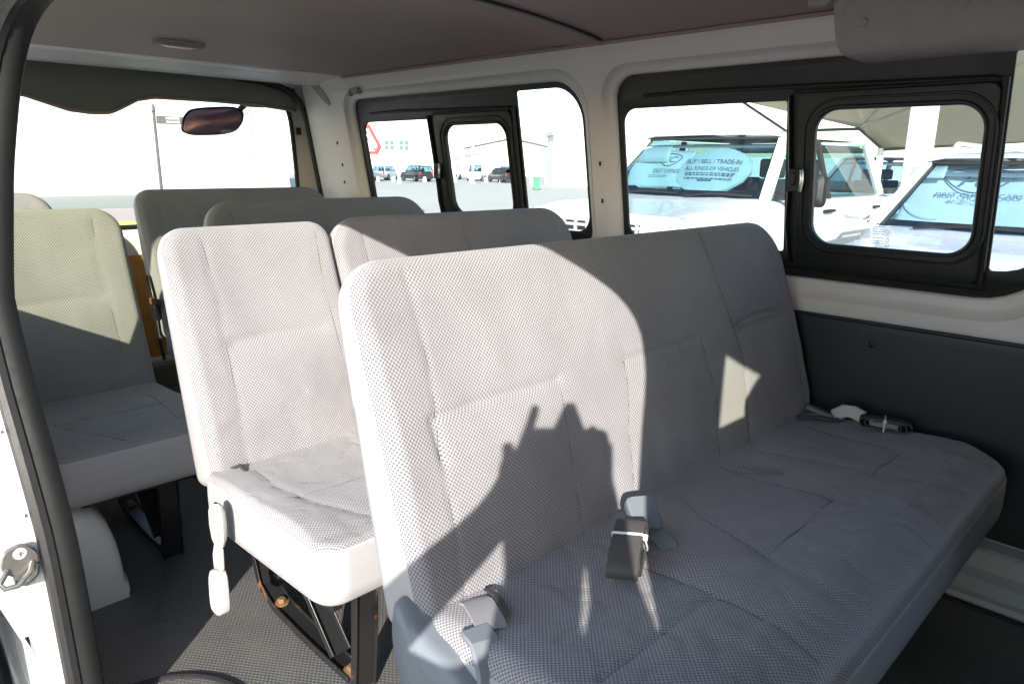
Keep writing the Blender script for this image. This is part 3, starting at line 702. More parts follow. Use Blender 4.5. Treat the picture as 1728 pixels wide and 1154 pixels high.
from mathutils import noise as mn
def wr(u, v, k, s): return mn.noise(Vector((u*k, v*k*1.3, s*3.7)))
def make_bench(name, label, group, X, Y0, Y1, top, segs, back_lines, cush_lines, step=.009, legs=(), fabricmat='fab', rad=(.03,.03,.10,.075), cdepth=.475, seed=1, lean=0, cw=None, uvs=(0,0), crad=(.04,.05,.07,.04), cre=.014, cdrop=.008):
    root = empty(name, (X, Y0, .6), 0, label, 'seat', group)
    w = Y1-Y0; zb = .335; H = (top-.955)/CR + .035
    rk = RK+lean; cr, sr = math.cos(rk), math.sin(rk)
    tp_ = lambda v, n: n if n > -.02 else -.02 + (n+.02)*(1-.72*max(0, min(1, v/H))**1.2)
    pb = lambda u, v, n: (-.0-sr*(v-.02)+cr*tp_(v,n), u, .355+cr*(v-.02)+sr*tp_(v,n))
    rnd = random.Random(seed); ph = [rnd.uniform(0,6) for _ in range(6)]
    def hb(u, v):
        q = .007*(1-(2*v/H-1)**2) + .0030*wr(u, v, 6, seed) + .0012*wr(u, v, 19, seed+1) - .0022*max(0, .12-abs(wr(u, v*2.2, 9, seed+2)))/.12*math.exp(-(v/.22)**2)
        for kind, ln, d, wd in back_lines:
            e = dist_poly(u, v, ln)
            if e < .06: q += gro(e, d*(1.2 if kind == 'c' else .6), wd*.8) + gro(e, d*(.45 if kind == 'c' else .16), wd*3.2)
        for (a, b) in segs:      # each sitter's panel: lumbar swell, softly dished above
            k = sstep(a-.03, a+.11, u)*(1-sstep(b-.11, b+.03, u))
            q += k*(.009*math.exp(-((v-.20)/.085)**2) - .006*math.exp(-((v-.40)/.10)**2))
        e = min(u, w-u); q += .003*math.exp(-(e/.07)**2)*math.exp(-((v-.22)/.16)**2)
        return q
    bk = pad('backrest', w, H, .115, rad, .020, hb, pb, (M[fabricmat], M['side']), root, step, uvs=uvs)
    seam_tube(bk, pb, hb, [l[1] for l in back_lines if l[0] == 's'])
    c0, c1 = cw or (0, w); W2 = c1-c0; D = cdepth+.04
    pc = lambda u, v, n: (-.035+u, c0+v, .372+.035*u + n)
    def hc(u, v):
        q = .0032*wr(u, v, 7, seed+5) + .0014*wr(u, v, 21, seed+6) - .0024*max(0, .10-abs(wr(u*1.8, v, 8, seed+7)))/.10 + .006*sstep(.0,.3,u)
        for kind, ln, d, wd in cush_lines:
            e = dist_poly(u, v, ln)
            if e < .08: q += gro(e, d*.6, wd) + gro(e, d*.40, wd*4.5)
        for (a, b) in segs:
            k = sstep(a-.04, a+.07, v)*(1-sstep(b-.07, b+.04, v)); q -= .010*k*math.exp(-((u-.17)/.13)**2)
        q -= cdrop*sstep(D-.11, D, u)
        return q
    cu = pad('cushion', D, W2, .125, crad, cre, hc, pc, (M[fabricmat], M['side']), root, step, uvs=(uvs[0]+.3,uvs[1]), bulge=.003)
    seam_tube(cu, pc, hc, [l[1] for l in cush_lines if l[0] == 's'])
    mb = MB(); mb.box(.0, D-.10, c0+.04, c1-.04, .235, .262)
    for yy in (c0+.06, c1-.06): mb.box(-.05, D-.10, yy-.012, yy+.012, .215, .262)
    mb.build('seat_frame', M['leg'], root, True, .003)
    for yy in (.05, w-.05): mb = MB(); mb.strap([pb(yy, .02, -.075), pb(yy, -.04, -.07), (-.03, yy, .25)], (0,1,0), .03, .008); mb.build('recliner_arm', M['leg'], root, True)
    for y in legs: leg_set(root, y)
    return root, pb, hb, pc, hc

# nearest bench, three places wide
YA = .570
def yl(*p): return [(y-YA, v) for y, v in p]
A_back = [('s', yl((.645,.0),(.655,.20),(.672,.40),(.668,.545)), .0045, .004),
          ('c', yl((.66,.250),(.655,.315),(.76,.320),(.95,.318)), .006, .007), ('s', yl((.925,.0),(.938,.16),(.95,.31)), .002, .003),
          ('s', yl((1.088,.0),(1.12,.19),(1.155,.33)), .003, .004), ('c', yl((1.15,.315),(1.30,.318),(1.43,.316)), .006, .007), 
          ('s', yl((1.410,.0),(1.452,.18),(1.44,.315)), .0035, .004),
          ('s', yl((1.560,.0),(1.608,.22),(1.605,.30),(1.565,.44),(1.540,.56)), .011, .006),
          ('c', yl((1.62,.324),(1.75,.330),(1.87,.326)), .008, .006), ('c', yl((1.62,.306),(1.75,.310),(1.86,.308)), .006, .005),
          ('s', yl((1.875,.02),(1.895,.25),(1.862,.50)), .003, .004)]
XC = -.733-.035
def cl(*p): return [(x-XC, y-YA) for x, y in p]
A_cush = [('s', cl((-.468,.64),(-.466,.912)), .005, .005), ('s', cl((-.70,.925),(-.60,.915),(-.468,.912)), .004, .005), ('s', cl((-.468,.912),(-.38,.900),(-.29,.88)), .003, .006),
          ('s', cl((-.70,1.195),(-.60,1.125),(-.46,1.076)), .004, .005), ('s', cl((-.46,1.076),(-.469,1.383)), .005, .005), ('s', cl((-.72,1.39),(-.60,1.385),(-.469,1.383)), .004, .005),
          ('c', cl((-.46,1.076),(-.36,1.04),(-.27,1.02)), .004, .008), ('c', cl((-.469,1.383),(-.38,1.39),(-.28,1.40)), .003, .008),
          ('s', cl((-.72,1.52),(-.60,1.545),(-.456,1.556)), .003, .005), ('s', cl((-.456,1.556),(-.456,1.743)), .005, .005), ('s', cl((-.456,1.743),(-.60,1.775),(-.70,1.79)), .003, .005),
          ('c', cl((-.456,1.556),(-.36,1.59),(-.29,1.62)), .004, .008),
          ('c', cl((-.69,1.399),(-.595,1.442)), .010, .006)]
A, apb, ahb, apc, ahc = make_bench('bench_seat', 'grey mesh fabric bench for three nearest the open door, folded black belt on it', 'rows of seats in the van',
    -.733, YA, 1.935, 1.463, [(.08,.37),(.57,.88),(1.03,1.32)], A_back, A_cush, .0065, legs=(.18,.95), rad=(.03,.10,.12,.065), cdepth=.472, seed=3, cw=(.0,1.345), crad=(.04,.12,.14,.04), cre=.028, cdrop=.022)

def single_lines(w):
    b = [('s', [(.075,.0),(.082,.25),(.088,.40),(.080,.54)], .004, .005), ('s', [(w-.04,.0),(w-.048,.25),(w-.055,.40),(w-.045,.54)], .002, .004),
         ('c', [(.10,.305),(w/2,.312),(w-.08,.305)], .006, .008)]
    c = [('s', [(.07,.085),(.20,.075),(.31,.085),(.42,.12),(.50,.17)], .005, .006), ('s', [(.27,.09),(.272,w-.07)], .004, .006), ('s', [(.07,w-.08),(.20,w-.07),(.31,w-.08),(.45,w-.10)], .003, .006)]
    return b, c
def double_lines(w):
    m = w/2
    b = [('s', [(.075,.0),(.085,.25),(.08,.54)], .004, .005), ('s', [(m-.03,.0),(m+.02,.30),(m-.02,.54)], .006, .006), ('s', [(w-.07,.0),(w-.06,.25),(w-.08,.54)], .003, .005),
         ('c', [(.12,.305),(m-.08,.310)], .005, .007), ('c', [(m+.08,.310),(w-.10,.305)], .005, .007)]
    c = [('s', [(.07,m),(.45,m)], .006, .007), ('s', [(.27,.09),(.27,w-.09)], .004, .006)]
    return b, c
w = .405; b, c = single_lines(w)
B1 = make_bench('folding_seat', 'sunlit single folding seat behind the nearest bench, pale buckle hanging from its side', 'rows of seats in the van', -1.440, .560, .560+w, 1.463, [(.08,w-.06)], b, c, .008, legs=(.113,), rad=(.03,.03,.05,.055), cdepth=.455, seed=11, cw=(-.015,w))
w = .90; b, c = double_lines(w)
B2 = make_bench('bench_seat', 'two place grey bench beside the sunlit folding seat, second from the front', 'rows of seats in the van', -1.440, .972, .972+w+.01, 1.468, [(.08,w/2-.06),(w/2+.06,w-.08)], b, c, .009, legs=(.15,.75), rad=(.03,.03,.12,.09), seed=12, uvs=(.7,.2))
C2 = make_bench('bench_seat', 'third bench from the camera, two places wide, only its dark top showing', 'rows of seats in the van', -2.200, .972, .972+w, 1.474, [(.08,w/2-.06),(w/2+.06,w-.08)], b, c, .012, legs=(.15,.75), rad=(.03,.03,.12,.09), seed=13, fabricmat='fab_small', uvs=(.1,.9))
w = .86; b, c = double_lines(w)
D2 = make_bench('bench_seat', 'rearmost dark grey bench in front of the tailgate window, hinge on its side', 'rows of seats in the van', -2.925, 1.00, 1.00+w, 1.488, [(.08,w/2-.06),(w/2+.06,w-.08)], b, c, .012, legs=(.15,.7), rad=(.03,.03,.12,.06), seed=14, fabricmat='fab_small', uvs=(.5,.5))
w = .405; b, c = single_lines(w)
b = [(k, [(w-u, v) for u, v in ln], d, q) for k, ln, d, q in b]
C1 = make_bench('single_seat', 'single grey seat by the near wall with greenish sunlight on its upper half', 'rows of seats in the van', -2.200, .31, .31+w, 1.466, [(.06,w-.08)], b, c, .009, legs=(.28,), rad=(.03,.03,.075,.06), seed=15, cdepth=.50, uvs=(.2,.4))
D1 = make_bench('single_seat', 'rearmost single seat by the near wall, only its rounded top edge showing', 'rows of seats in the van', -2.925, .31, .31+w, 1.485, [(.06,w-.08)], b, c, .014, legs=(.28,), rad=(.03,.03,.10,.06), seed=16, fabricmat='fab_small')
# front seats, ahead of the frame: they shade the nearest bench
for y0, lb in ((.40, 'front passenger seat with headrest beside the door pillar'), (1.30, 'driver seat behind the steering wheel')):
    r0 = make_bench('front_seat', lb, 'front seats', .12 if y0 < 1 else .15, y0, y0+.48, 1.48, [(.06,.42)], [], [], .03, rad=(.04,.04,.12,.12), seed=5, lean=-.20)[0]
    mb = MB(); mb.lathe([(.01,-.13),(.07,-.115),(.10,-.06),(.105,.0),(.10,.06),(.07,.115),(.01,.13)], (0,0,0), 'y', 18)
    for i, v in enumerate(mb.v): mb.v[i] = (v[0]*.55+.01, v[1]+.24, v[2]*1.05+.965)
    mb.tube([(-.06,.17,.84),(.0,.17,.93)], .006, 6); mb.tube([(-.06,.31,.84),(.0,.31,.93)], .006, 6)
    mb.build('headrest', M['fab_small'], r0)
    mb = MB(); mb.box(-.05,.42,.03,.45,0,.25); mb.build('seat_base', M['trim'], r0)

# --- details on the nearest bench
root = A; L = lambda x, y, z: Vector((x+.733, y-YA, z-.6))
# recliner cover at its lower near corner
rc = obj0('recliner_cover', root)
mb = MB(); sh = smooth_poly([(-.790,1.005),(-.730,.965),(-.665,.955),(-.600,.925),(-.570,.860),(-.575,.78),(-.70,.76),(-.775,.84),(-.80,.94)], 2)
def lay(s, y): 
    cx, cz = -.685, .87; return [L(cx+(p[0]-cx)*s, y, cz+(p[1]-cz)*s) for p in sh]
mb.grid([lay(.96, .590), lay(.96, .560), lay(.94, .549), lay(.87, .542), lay(.5,.539)], closed=True); l5 = lay(.5, .539); mb.add(l5, [tuple(range(len(l5)))])
mb.build('cover_shell', M['plastic'], rc, ang=50)
mb = MB(); mb.strap([L(-.66,.595,.982), L(-.630,.588,.980), L(-.605,.578,.955), L(-.588,.568,.90), L(-.578,.565,.82)], (.2,1,0), .045, .010); mb.build('cover_lip', M['plastic'], rc, bevel=.003)
mb = MB(); mb.tube([L(-.615,.540,.905), L(-.60,.527,.885), L(-.585,.522,.84)], [.008,.008,.014], 8); mb.tube([L(-.635,.537,.90), L(-.60,.522,.915), L(-.58,.532,.90)], .005, 8); mb.build('recliner_lever', M['rubber'], rc)
# stub of webbing by the cover
mb = MB(); mb.strap([L(-.725,.650,.972), L(-.700,.640,.984), L(-.660,.622,.986), L(-.640,.612,.983)], (.35,.94,0), .045, .003); wb = mb.build('belt_stub', M['fab'], root)
mb = MB(); mb.strap([L(-.725,.680,.977), L(-.690,.668,.988), L(-.645,.648,.987)], (.35,.94,0), .010, .003); mb.build('belt_stub_edge', M['belt'], wb)

def coil(root, c, ax, wx, up, la, lb, w, turns=2.4, tie=.45, nm='folded_belt'):
    """webbing rolled flat: stadium spiral with half length la, half height lb; ax = long axis, wx = width axis"""
    c, ax, wx, up = map(Vector, (c, ax, wx, up)); ax.normalize(); wx = (wx - ax*wx.dot(ax)).normalized(); up = ax.cross(wx).normalized() * (1 if ax.cross(wx).dot(up) > 0 else -1)
    fb = obj0(nm, root); pts = []
    n = int(26*turns)
    for i in range(n+1):
        a = 2*math.pi*i/26; k = 1-.20*(i/26)
        ca, sa = math.cos(a), math.sin(a)
        pts.append(c + ax*((la-lb)*math.copysign(min(1, abs(ca)*1.6), ca)+lb*ca)*k + up*lb*sa*k)
    mb = MB(); mb.strap(pts, wx, w, .0026); mb.build('webbing', M['belt'], fb, ang=60)
    mb = MB(); o = c - ax*la*tie*-1; ringp = []
    for p in rr(-w/2-.002, w/2+.002, -lb-.003, lb+.003, .005, 3): ringp.append(o + wx*p[0] + up*p[1])
    mb.strap(ringp+[ringp[0]], ax, .004, .0015); h = o + wx*(w/2+.003) + up*lb*.7
    mb.tube([h-ax*.004, h+ax*.004], .0045, 6); mb.build('cable_tie', M['tie'], fb)
    mb = MB(); e = c + wx*(w/2-.002); mb.strap([e - ax*la*.55 + up*lb*.1, e + ax*la*.5 + up*lb*.1], up, lb*1.0, .003); mb.strap([e - ax*la*.5 - wx*.01, e + ax*la*.5 - wx*.01], up, lb*.5, .004)
    mb.build('belt_tongue', M['chrome'], fb, bevel=.001)
    return fb
fb = coil(root, L(-.606,.885,1.014), (.35,-.70,-.42), (.93,.30,.10), (0,0,1), .056, .0185, .050, tie=-.25)
def buckle(root, c, M4, sz=(.028,.05,.013), mat='plastic', slot=True):
    bq = obj0('buckle', root); mb = MB(); x, y, z = sz
    rows = []
    for d, s in ((-z,.86),(-z*.7,.97),(z*.5,1.0),(z*.85,.95),(z,.82)):
        rows.append([M4 @ Vector((p[0]*s*(1+.06*(p[1]>0)), p[1]*(.5+.5*s), d)) for p in rr(-x, x, -y, y, x*.45, 4)])
    mb.grid(rows, closed=True); mb.add(rows[0], [tuple(range(len(rows[0])-1,-1,-1))]); mb.add(rows[-1], [tuple(range(len(rows[0])))])
    mb.build('buckle_shell', M[mat], bq, ang=40)
    if slot:
        mb = MB(); mb.box(-x*.62, x*.62, y*.955, y*1.004, -z*.35, z*.1, M=M4); mb.build('buckle_slot', M['ink'], bq, False)
    return bq
F = frame(L(-.648,.985,1.020), (.55,.83,.0), (-.60,.38,.42)); buckle(root, None, F, (.027,.034,.015))
mb = MB(); mb.strap([L(-.640,.980,1.005), L(-.615,.980,.998), L(-.597,.985,.985), L(-.588,.992,.975)], (.5,.85,.1), .030, .012); mb.strap([L(-.600,.985,.980), L(-.580,.998,.980), L(-.565,1.004,.977)], (.5,.85,0), .020, .006)
mb.build('buckle_stalk', M['plastic'], root, bevel=.003)
# belt at the far wall side
fb = coil(root, L(-.535,1.865,.997), (.93,.28,-.02), (.30,-.93,.05), (0,0,1), .062, .0150, .036, tie=0)
mb = MB(); mb.strap([L(-.66,1.865,.985), L(-.635,1.87,1.005), L(-.615,1.875,1.005), L(-.59,1.88,.995)], (0,.25,1), .034, .010); mb.build('belt_sleeve', M['beltplastic'], root, bevel=.004)
mb = MB(); mb.box(-.035,.035,-.014,.014,-.006,.006, M=Matrix.Translation(L(-.690,1.845,.995)) @ Matrix.Rotation(R(25),4,'Z') @ Matrix.Rotation(R(18),4,'Y')); mb.build('belt_anchor', M['plastic'], root, bevel=.005)
mb = MB(); mb.tube([L(-.73,1.80,.978), L(-.68,1.82,.986), L(-.64,1.85,.982)], .006, 6); mb.build('anchor_strap', M['belt'], root)
# slit with a sunken buckle between the middle and the far place
mb = MB(); mb.tube([L(-.688,1.402,.9725), L(-.655,1.418,.975), L(-.600,1.444,.977)], [.003,.006,.004], 8, flat=.5, up=(0,0,1)); mb.build('sunken_buckle', M['plastic'], root)

# --- details on the folding seat
root = B1[0]; L2 = lambda x, y, z: Vector((x+1.440, y-.560, z-.6))
bq = obj0('seat_belt', root)
mb = MB(); rows = []
for zz, s in ((.0,.25),(.006,.75),(.018,1.0),(.045,1.05),(.075,.92),(.092,.6),(.097,.2)):
    rows.append([L2(-1.315+.022*s*math.cos(a), .508+.014*s*math.sin(a), .968-zz) for a in np.linspace(0,2*math.pi,14)[:-1]])
mb.grid(rows, closed=True); mb.build('stalk_cover', M['beltplastic'], bq)
mb = MB(); mb.strap([L2(-1.315,.506,.885), L2(-1.322,.502,.850), L2(-1.315,.500,.815)], (1,0,0), .026, .006); mb.tube([L2(-1.297,.503,.878), L2(-1.292,.500,.84), L2(-1.305,.498,.815)], .005, 6); mb.build('belt_stalk', M['beltplastic'], bq, bevel=.002)
F = frame(L2(-1.300,.492,.790), (.97,.1,.16), (-.16,.12,1)); mb = MB()
rows = []
for d, s in ((-.011,.85),(-.008,.97),(.007,1.0),(.010,.95),(.012,.8)):
    rows.append([F @ Vector((p[0]*s, p[1]*(.4+.6*s), d)) for p in smooth_poly([(-.022,.042),(.020,.044),(.028,-.036),(.010,-.048),(-.018,-.040)], 2)])
mb.grid(rows, closed=True); mb.add(rows[0], [tuple(range(len(rows[0])-1,-1,-1))]); mb.add(rows[-1], [tuple(range(len(rows[0])))]); mb.build('buckle_shell', M['side'], bq, ang=40)
mb = MB(); mb.tube([L2(-1.452,.600,.966), L2(-1.42,.606,.985), L2(-1.385,.622,.958)], [.010,.006,.005], 6, flat=.5); mb.build('fold_gap', M['belt'], root)
mb = MB(); mb.add([F2 for F2 in (L2(-1.028,.636,.79), L2(-1.028,.636,.79))] and [L2(-1.0475,.628,.812), L2(-1.0475,.645,.822), L2(-1.0475,.647,.800), L2(-1.0475,.638,.770), L2(-1.0475,.630,.766)], [(0,1,2,3,4)])
# hinge and latch on the side of the rearmost bench
root = D2[0]; L3 = lambda x, y, z: Vector((x+2.925, y-1.00, z-.6))
mb = MB(); mb.strap([L3(-3.02,.985,1.17), L3(-2.985,.985,1.08), L3(-2.965,.985,.93), L3(-2.93,.985,.84)], (1,0,0), .026, .006); mb.box(*(lambda c: (c.x-.02, c.x+.02, c.y-.01, c.y+.012, c.z-.03, c.z+.03))(L3(-2.975,.985,1.03))); hb_ = mb.build('hinge_arm', M['leg'], root, bevel=.002)
mb = MB(); mb.box(*(lambda c: (c.x-.015, c.x+.015, c.y-.012, c.y+.008, c.z-.010, c.z+.014))(L3(-2.95,.975,1.075))); mb.build('hinge_latch', M['bolt'], root, bevel=.002)
# ------------------------------------------------------------------ outside: the lot
def plane_sheet(name, x0, x1, y0, y1, z, mat, nx=2, ny_=2):
    mb = MB(); mb.grid([[(x, y, z) for x in np.linspace(x0, x1, nx)] for y in np.linspace(y0, y1, ny_)]); return struct(mb.build(name, mat, None, False))
plane_sheet('ground', -700, 700, -700, 700, 0, M['ground'], 12, 12)
plane_sheet('added_apron', -7, 30, -30, 4.5, .003, M['apron'])  # unseen dark ground added round the van to cool the bounced light
plane_sheet('road', -35.5, -26.2, -200, 18, .006, M['road'])
plane_sheet('pavement', -25.6, -18.9, -200, 14, .010, M['paving'])
# painted kerb along the road edge
mb = MB(); mb2 = MB(); y = -60.0; k = 0
while y < 13.5:
    (mb if k % 2 else mb2).prism([(-18.9,.0),(-18.55,.0),(-18.55,.13),(-18.60,.15),(-18.9,.15)], y+.004, y+.996, 'y'); y += 1.0; k += 1
ke = empty('kerb', (-18.7,-20,0), 0, 'low kerb painted in yellow and black blocks behind the van', 'kerb')
for nm, m_, mt in (('yellow_blocks', mb, M['yellow']), ('black_blocks', mb2, M['kblack'])):
    m_.v = [(a+18.7, b+20, c) for a, b, c in m_.v]; m_.build(nm, mt, ke, False)

bus_s = .8
def make_car(name, label, loc, rz, L=4.7, W_=1.85, H=1.72, belt=1.12, hood=1.02, cowl=1.25, wst=.75, roofend=.35, tailz=None, kind='suv', body='carwhite', glassm='carglass', group=None, detail=True, bedlen=1.5, rake_r=.35, cat='car', rack=False):
    t = empty(name, loc, rz, label, cat, group); hw = W_/2; X = lambda s: L/2 - s
    cabend = L - (bedlen if kind == 'pickup' else 0); tz = tailz or belt
    zb = .32
    fz_ = .08 if kind == 'pickup' else .28
    prof = lambda top, w, crown=.02, fl=0: [(w*.93, zb),(w*.99, .50),(w, .72),(w*.985, top-.10),(w*.955, top-.035),(w*.88, top),(w*.5, top+crown*.8),(0, top+crown)]
    st = [(0, hood-fz_, hw*(.92 if kind == 'pickup' else .80), 0), (.06, hood-fz_*.5, hw*.94, .01), (.22, hood-.05, hw*.955, .02), (.6, hood+.0, hw*.985, .035), (cowl-.15, belt-.06, hw, .04), (cowl, belt, hw, .03)]
    if kind == 'pickup': st += [(cabend, belt, hw, .0), (L-.05, belt, hw*.99, .0), (L, belt-.02, hw*.97, .0)]
    else: st += [(L*.55, belt+.01, hw, .0), (L-.35, tz, hw*.975, .0), (L-.08, tz-.05, hw*.93, .0), (L, tz-.25, hw*.88, .0)]
    mb = MB(); rows = []
    for s, top, w, cr in st:
        p = prof(top, w, cr); rows.append([(X(s), y, z) for y, z in p] + [(X(s), -y, z) for y, z in p[-2::-1]])
    mb.grid(rows); n = len(rows[0]); mb.add(rows[0], [tuple(range(n))]); mb.add(rows[-1], [tuple(range(n-1,-1,-1))])
    mb.add([rows[0][0], rows[0][-1], rows[-1][-1], rows[-1][0]], [(0,1,2,3)])
    bo = mb.build('body', M[body], t, ang=35)
    # roof
    rw = hw*(.745 if kind == 'pickup' else .78); r0 = cowl+wst; r1 = cabend-roofend; pitch = .03
    mb = MB(); rows = []
    for s, dz in ((r0-.06,-.045),(r0,-.02),(r0+.3,0),(r1-.3,0),(r1,-.03),(r1+.05,-.06)):
        rows.append([(X(s), y, H+dz-dd) for y, dd in ((-rw-.02,.075),(-rw,.03),(-rw*.85,.008),(0,0),(rw*.85,.008),(rw,.03),(rw+.02,.075))])
    top = rows; mb.grid(rows); mb.grid([[(x, y, z-.05) for x, y, z in (r[0], r[-1])] for r in rows]); mb.build('roof', M[body], t, ang=40)
    # pillars and glass
    zr = H-.085; b0 = (X(cowl), hw*.90, belt-.01); a0 = (X(r0), rw, zr)
    c_b = (X(cabend-(.0 if kind == 'pickup' else .12)), hw*.93, belt-.01); c_t = (X(r1), rw, zr-.01)
    sides = (1, -1); F = lambda p, s: (p[0], p[1]*s, p[2])
    lerp = lambda p, q, k: tuple(p[i]*(1-k)+q[i]*k for i in range(3))
    for s in sides:
        mb = MB(); mb.strap([F(b0,s), F(lerp(b0,a0,.5),s), F(a0,s)], (0,1,0), .085 if kind == 'pickup' else .055, .06); mb.build('front_pillar', M[body], t)
        mb = MB(); mb.strap([F(c_b,s), F(c_t,s)], (1,0,0), .14 if kind != 'pickup' else .10, .06); mb.build('rear_pillar', M[body], t)
        mid = [.48] if kind == 'pickup' else ([.40,.74] if kind != 'sedan' else [.5])
        lo = lambda k: (b0[0]+(c_b[0]-b0[0])*k - .0, hw*.925, belt-.01); hi = lambda k: (a0[0]+(c_t[0]-a0[0])*k, rw+.004, zr)
        for k in mid:
            mb = MB(); xm = lo(k)[0]; mb.strap([F((xm, lo(k)[1], belt-.02), s), F((xm, rw+.006, zr), s)], (1,0,0), .075, .03); mb.build('middle_pillar', M['black'], t)
        mb = MB(); q = [F((b0[0]-.03, hw*.925, belt-.01),s), F((c_b[0], hw*.925, belt-.01),s), F((c_t[0]-.0, rw, zr),s), F((a0[0], rw, zr),s)]; mb.add(q, [(0,1,2,3)]); mb.build('side_window', M[glassm], t, False)
        if detail:
            for k in (mid[0], mid[-1] if len(mid) > 1 else .93):
                xm = lo(k)[0]; mb = MB(); mb.tube([(xm+.26, s*(hw*.99+.005), belt-.135), (xm+.22, s*(hw+.03), belt-.13), (xm+.08, s*(hw+.03), belt-.13), (xm+.05, s*(hw*.99+.005), belt-.135)], .016, 6); mb.build('door_handle', M['rubber'] if kind == 'pickup' else M[body], t)
            mb = MB(); rows = []
            mo_ = (.26 if s > 0 else .05) if kind == 'pickup' else .05; mx_ = .55 if (kind == 'pickup' and s < 0) else 0
            for d, q in ((-.05,.6),(-.03,.95),(.03,1),(.06,.92)): rows.append([(b0[0]-.10-d-mx_, s*(hw+mo_+p[0]*q*(1-mx_*1.2)), belt+.09+p[1]*q) for p in rr(*((-.115,.115,-.14,.14) if kind == 'pickup' else (-.08,.10,-.065,.065)),.05,4)])
            mb.grid(rows, closed=True); mb.add(rows[0], [tuple(range(len(rows[0])))]); mb.tube([(b0[0]-.14-mx_, s*hw*.93, belt+.02), (b0[0]-.12-mx_, s*(hw+mo_-.07), belt+.04)], .03, 6)
            mi = mb.build('wing_mirror', M[body] if kind != 'pickup' else M['rubber'], t); 
            mb = MB(); mb.add(rows[-1], [tuple(range(len(rows[0])))]); mb.build('mirror_glass', M['chrome'], mi, False)
            for sx in ([cowl+.15, None]): pass
    # windscreen: gently curved sheet with dark border band
    mb = MB(); rows = []
    for i in range(7):
        k = i/6; p = lerp(b0, a0, k); rows.append([(p[0] + .10*(1-(j/10)**2)*(1-.4*k) - .0, p[1]*j/10*.97, p[2]+.004) for j in range(-10, 11)])
    mb.grid(rows); ws = mb.build('windscreen', M[glassm if glassm != 'carglass' else 'carglass'], t, ang=60)
    mb = MB(); idx = lambda i, j, o=.006: (rows[i][j][0]+o, rows[i][j][1], rows[i][j][2]+o*.5)
    mb.tube([idx(6, j, .0) for j in range(0, 21, 2)], .034, 6, flat=.4); mb.grid([[idx(0, j, -.004), tuple(Vector(idx(0, j, -.004)).lerp(Vector(idx(1, j, -.004)), .75))] for j in range(21)]); mb.grid([[tuple(Vector(idx(i, j0, -.004)).lerp(Vector(idx(i, j1, -.004)), .55)) for j0, j1 in ((0,0),(0,1))] for i in range(7)]); mb.grid([[tuple(Vector(idx(i, j0, -.004)).lerp(Vector(idx(i, j1, -.004)), .55)) for j0, j1 in ((20,20),(20,19))] for i in range(7)])
    mb.build('windscreen_border', M['black'], ws)
    if detail:
        mb = MB()
        for a, b in ((3, 11), (12, 19)):
            mb.tube([Vector(idx(0, a, .03)), Vector(idx(0, (a+b)//2, .035)) + Vector((-.02,0,.03)), Vector(idx(0, b, .03)) + Vector((-.03,0,.02))], .011, 5)
        mb.build('wiper', M['rubber'], t)
        mb = MB(); mb.box(b0[0]-.55, b0[0]+.02, -hw*.84, hw*.84, belt-.10, belt-.02); mb.build('dashboard', M['dark'], t, bevel=.02)
    # rear glass
    mb = MB(); mb.add([(c_b[0], hw*.85, belt), (c_b[0], -hw*.85, belt), (c_t[0], -rw*.92, zr-.02), (c_t[0], rw*.92, zr-.02)], [(0,1,2,3)]); mb.build('rear_window', M[glassm], t, False)
    # inside: floor tub and seats
    mb = MB(); mb.box(X(cabend-.15), X(cowl+.1), -hw*.85, hw*.85, .5, belt-.18)
    for s in (-1, 1):
        for x in (X(cowl+1.15), X(cowl+2.0)):
            mb.box(x-.08, x+.06, s*.40-.24, s*.40+.24, .8, belt+.16); mb.box(x-.05, x+.04, s*.40-.13, s*.40+.13, belt+.17, belt+.36)
    mb.build('interior', M['dark'], t, bevel=.03)
    # front end
    gw = hw*.52; gz1 = st[0][1]-.03; gz0 = gz1-.30
    for s in sides:
        mb = MB(); rows = [[(X(a), s*(hw*.66+p[0]), gz1-.11+p[1]) for p in rr(-.18,.16,-.09,.10,.03,3)] for a in (.25,.0,-.012)]; mb.grid(rows, closed=True); mb.add(rows[-1], [tuple(range(len(rows[0])))]); mb.build('headlight', M['lamp_clear'], t)
        mb = MB(); mb.box(X(L+.015), X(L-.06), s*hw*.80-.09, s*hw*.80+.09, belt-.38, belt-.05); mb.build('tail_light', M['red'], t, bevel=.01)
    gr = MB(); gw = hw*.52; gz1 = st[0][1]-.03; gz0 = gz1-.30
    gr.box(X(.03), X(-.012), -gw, gw, gz0, gz1); g_ = gr.build('grille', M['rubber'], t, False)
    mb = MB()
    for i in range(5): z = gz0+.03+(gz1-gz0-.06)*i/4; mb.box(X(-.012), X(-.030), -gw, gw, z-.012, z+.012)
    for i in range(9): y = -gw+.02+(2*gw-.04)*i/8; mb.box(X(-.010), X(-.034), y-.011, y+.011, gz0, gz1)
    mb.build('grille_bars', M['rail'] if kind == 'pickup' else M['chrome'], g_, False)
    mb = MB(); mb.box(X(.16), X(-.06), -hw*.94, hw*.94, .40, .60); mb.build('front_bumper', M[body], t, bevel=.03)
    mb = MB(); mb.box(X(L+.05), X(L-.1), -hw*.94, hw*.94, .42, .62); mb.build('rear_bumper', M[body], t, bevel=.03)
    wr = .38 if kind in ('pickup','suv') else .33
